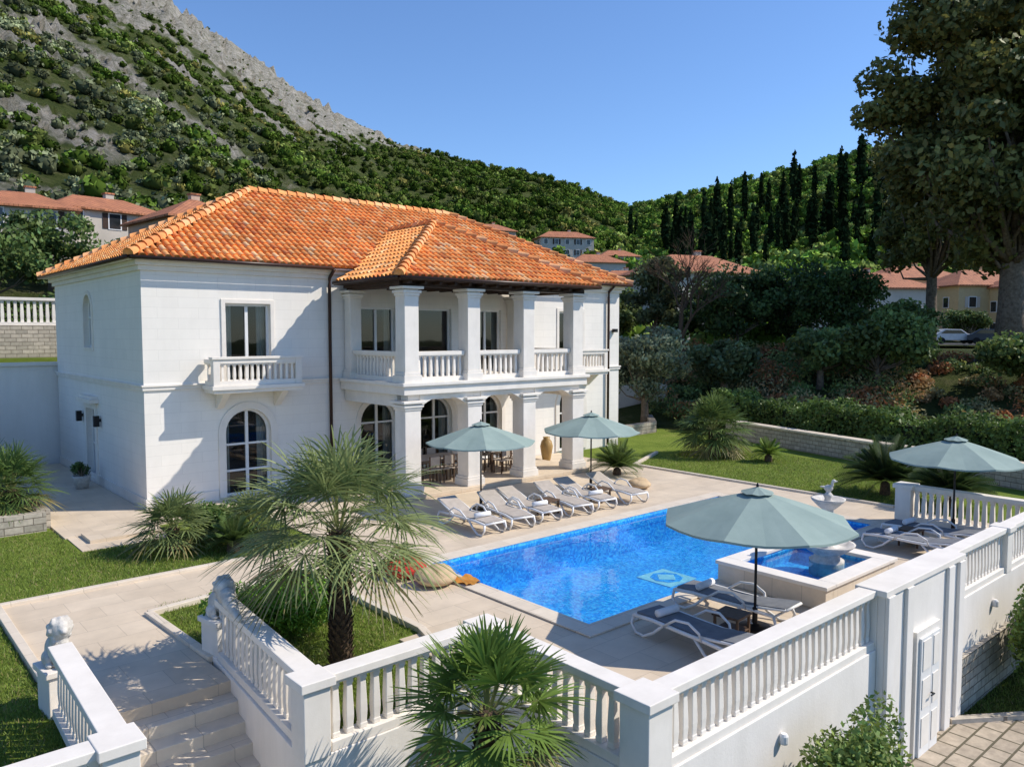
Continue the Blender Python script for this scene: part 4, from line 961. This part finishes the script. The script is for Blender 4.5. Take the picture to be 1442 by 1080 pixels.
sw=MB(); sw.box(-10,12,39.5,39.9,-.2,5.3,'stonecladding'); sw.box(-10,12,38.8,39.49,-.2,3.9,'grass'); sw.obj('retaining_wall')
fb=MB(); balustrade(fb,(-10,39.7),(12,39.7),5.3,6.5,.3,.24,.14); fb.obj('upper_balustrade')
# ------------------------------------------------------------------ street things
def car(t,r,yaw,mt):
    x,y,z=pol(t,r,.36); e=empty('parked_car'); e.location=(x,y,z); e.rotation_euler[2]=yaw
    m=MB(); side=[(-2.1,.35),(2.1,.35),(2.15,.7),(1.95,.9),(1.1,.98),(.5,1.42),(-1.0,1.46),(-1.7,1.0),(-2.1,.9)]
    n=len(side); m.add([(a,-.85,b_) for a,b_ in side]+[(a,.85,b_) for a,b_ in side],[tuple(range(n)),tuple(range(2*n-1,n-1,-1))]+[(i,n+i,n+(i+1)%n,(i+1)%n) for i in range(n)],mt); m.obj('body',e,bevel=.06)
    g=MB()
    for s in (-.86,.86): g.add([(-1.4,s,1.02),(.85,s,1.02),(.42,s,1.36),(-.95,s,1.38)],[(0,1,2,3)],'farglass')
    g.add([(1.03,-.7,1.04),(1.03,.7,1.04),(.56,.68,1.4),(.56,-.68,1.4)],[(0,1,2,3)],'farglass'); g.obj('windows',e,fix=False)
    w=MB()
    for a in (-1.3,1.3):
        for s in (-.8,.8): w.tube([(a,s-.1,.32),(a,s+.1,.32)],.32,14,'rubber')
    w.obj('wheels',e)
car(19.7,90,-.9,'carwhite'); car(17.6,90,-1.2,'cardark'); car(21.6,91,-.9,'carwhite')
x,y,z=pol(21.0,80); m=MB(); m.tube([(x,y,z-.3),(x,y,z+8.5)],[.11,.06],8,'metal'); m.tube([(x,y,z+8.4),(x-.6,y+.8,z+8.8),(x-1.0,y+1.4,z+8.8)],.04,6,'metal'); m.box(x-1.4,x-.8,y+1.2,y+1.7,z+8.72,z+8.84,'metal'); m.obj('street_lamp')
V=[];F=[]
for i in range(30):
    t=10+i*.55; 
    for r in (84,97): x,y,z=pol(t,r,.35); V.append((x,y,z))
for i in range(29): F.append((2*i,2*i+1,2*i+3,2*i+2))
m=MB(); m.add(V,F,'asphalt'); m.obj('road')
# ------------------------------------------------------------------ light, world, camera
az=math.atan2(-.60,.80); el=math.radians(43)
S=Vector((math.cos(az)*math.cos(el),math.sin(az)*math.cos(el),math.sin(el)))
sd=bpy.data.lights.new('sun','SUN'); sd.energy=5.0; sd.angle=math.radians(.5); sd.color=(1,.92,.80)
so=link(bpy.data.objects.new('sun',sd)); so.rotation_euler=S.to_track_quat('Z','Y').to_euler()
w=bpy.data.worlds.new('World'); scn.world=w; w.use_nodes=True; n=w.node_tree.nodes; l=w.node_tree.links
sk=n.new('ShaderNodeTexSky'); sk.sky_type='NISHITA'; sk.sun_disc=False; sk.sun_elevation=el; sk.sun_rotation=math.atan2(S.x,S.y); sk.air_density=1.0; sk.dust_density=.15; sk.ozone_density=2.0
tint=mixc(n,l,1.0,sk.outputs[0],(.82,1.02,1.30),'MULTIPLY')
bg=n['Background']; l.new(tint,bg.inputs[0]); bg.inputs[1].default_value=.14
scn.view_settings.view_transform='Standard'; scn.view_settings.look='None'; scn.view_settings.exposure=0
cd=bpy.data.cameras.new('camera'); cd.sensor_width=36; cd.lens=1111/1442*36; cd.clip_end=6000; cd.clip_start=.1
co=link(bpy.data.objects.new('camera',cd)); co.location=(0,0,5); co.rotation_euler=(math.radians(90)-math.atan(72/1111),0,math.radians(48.86-90)); scn.camera=co
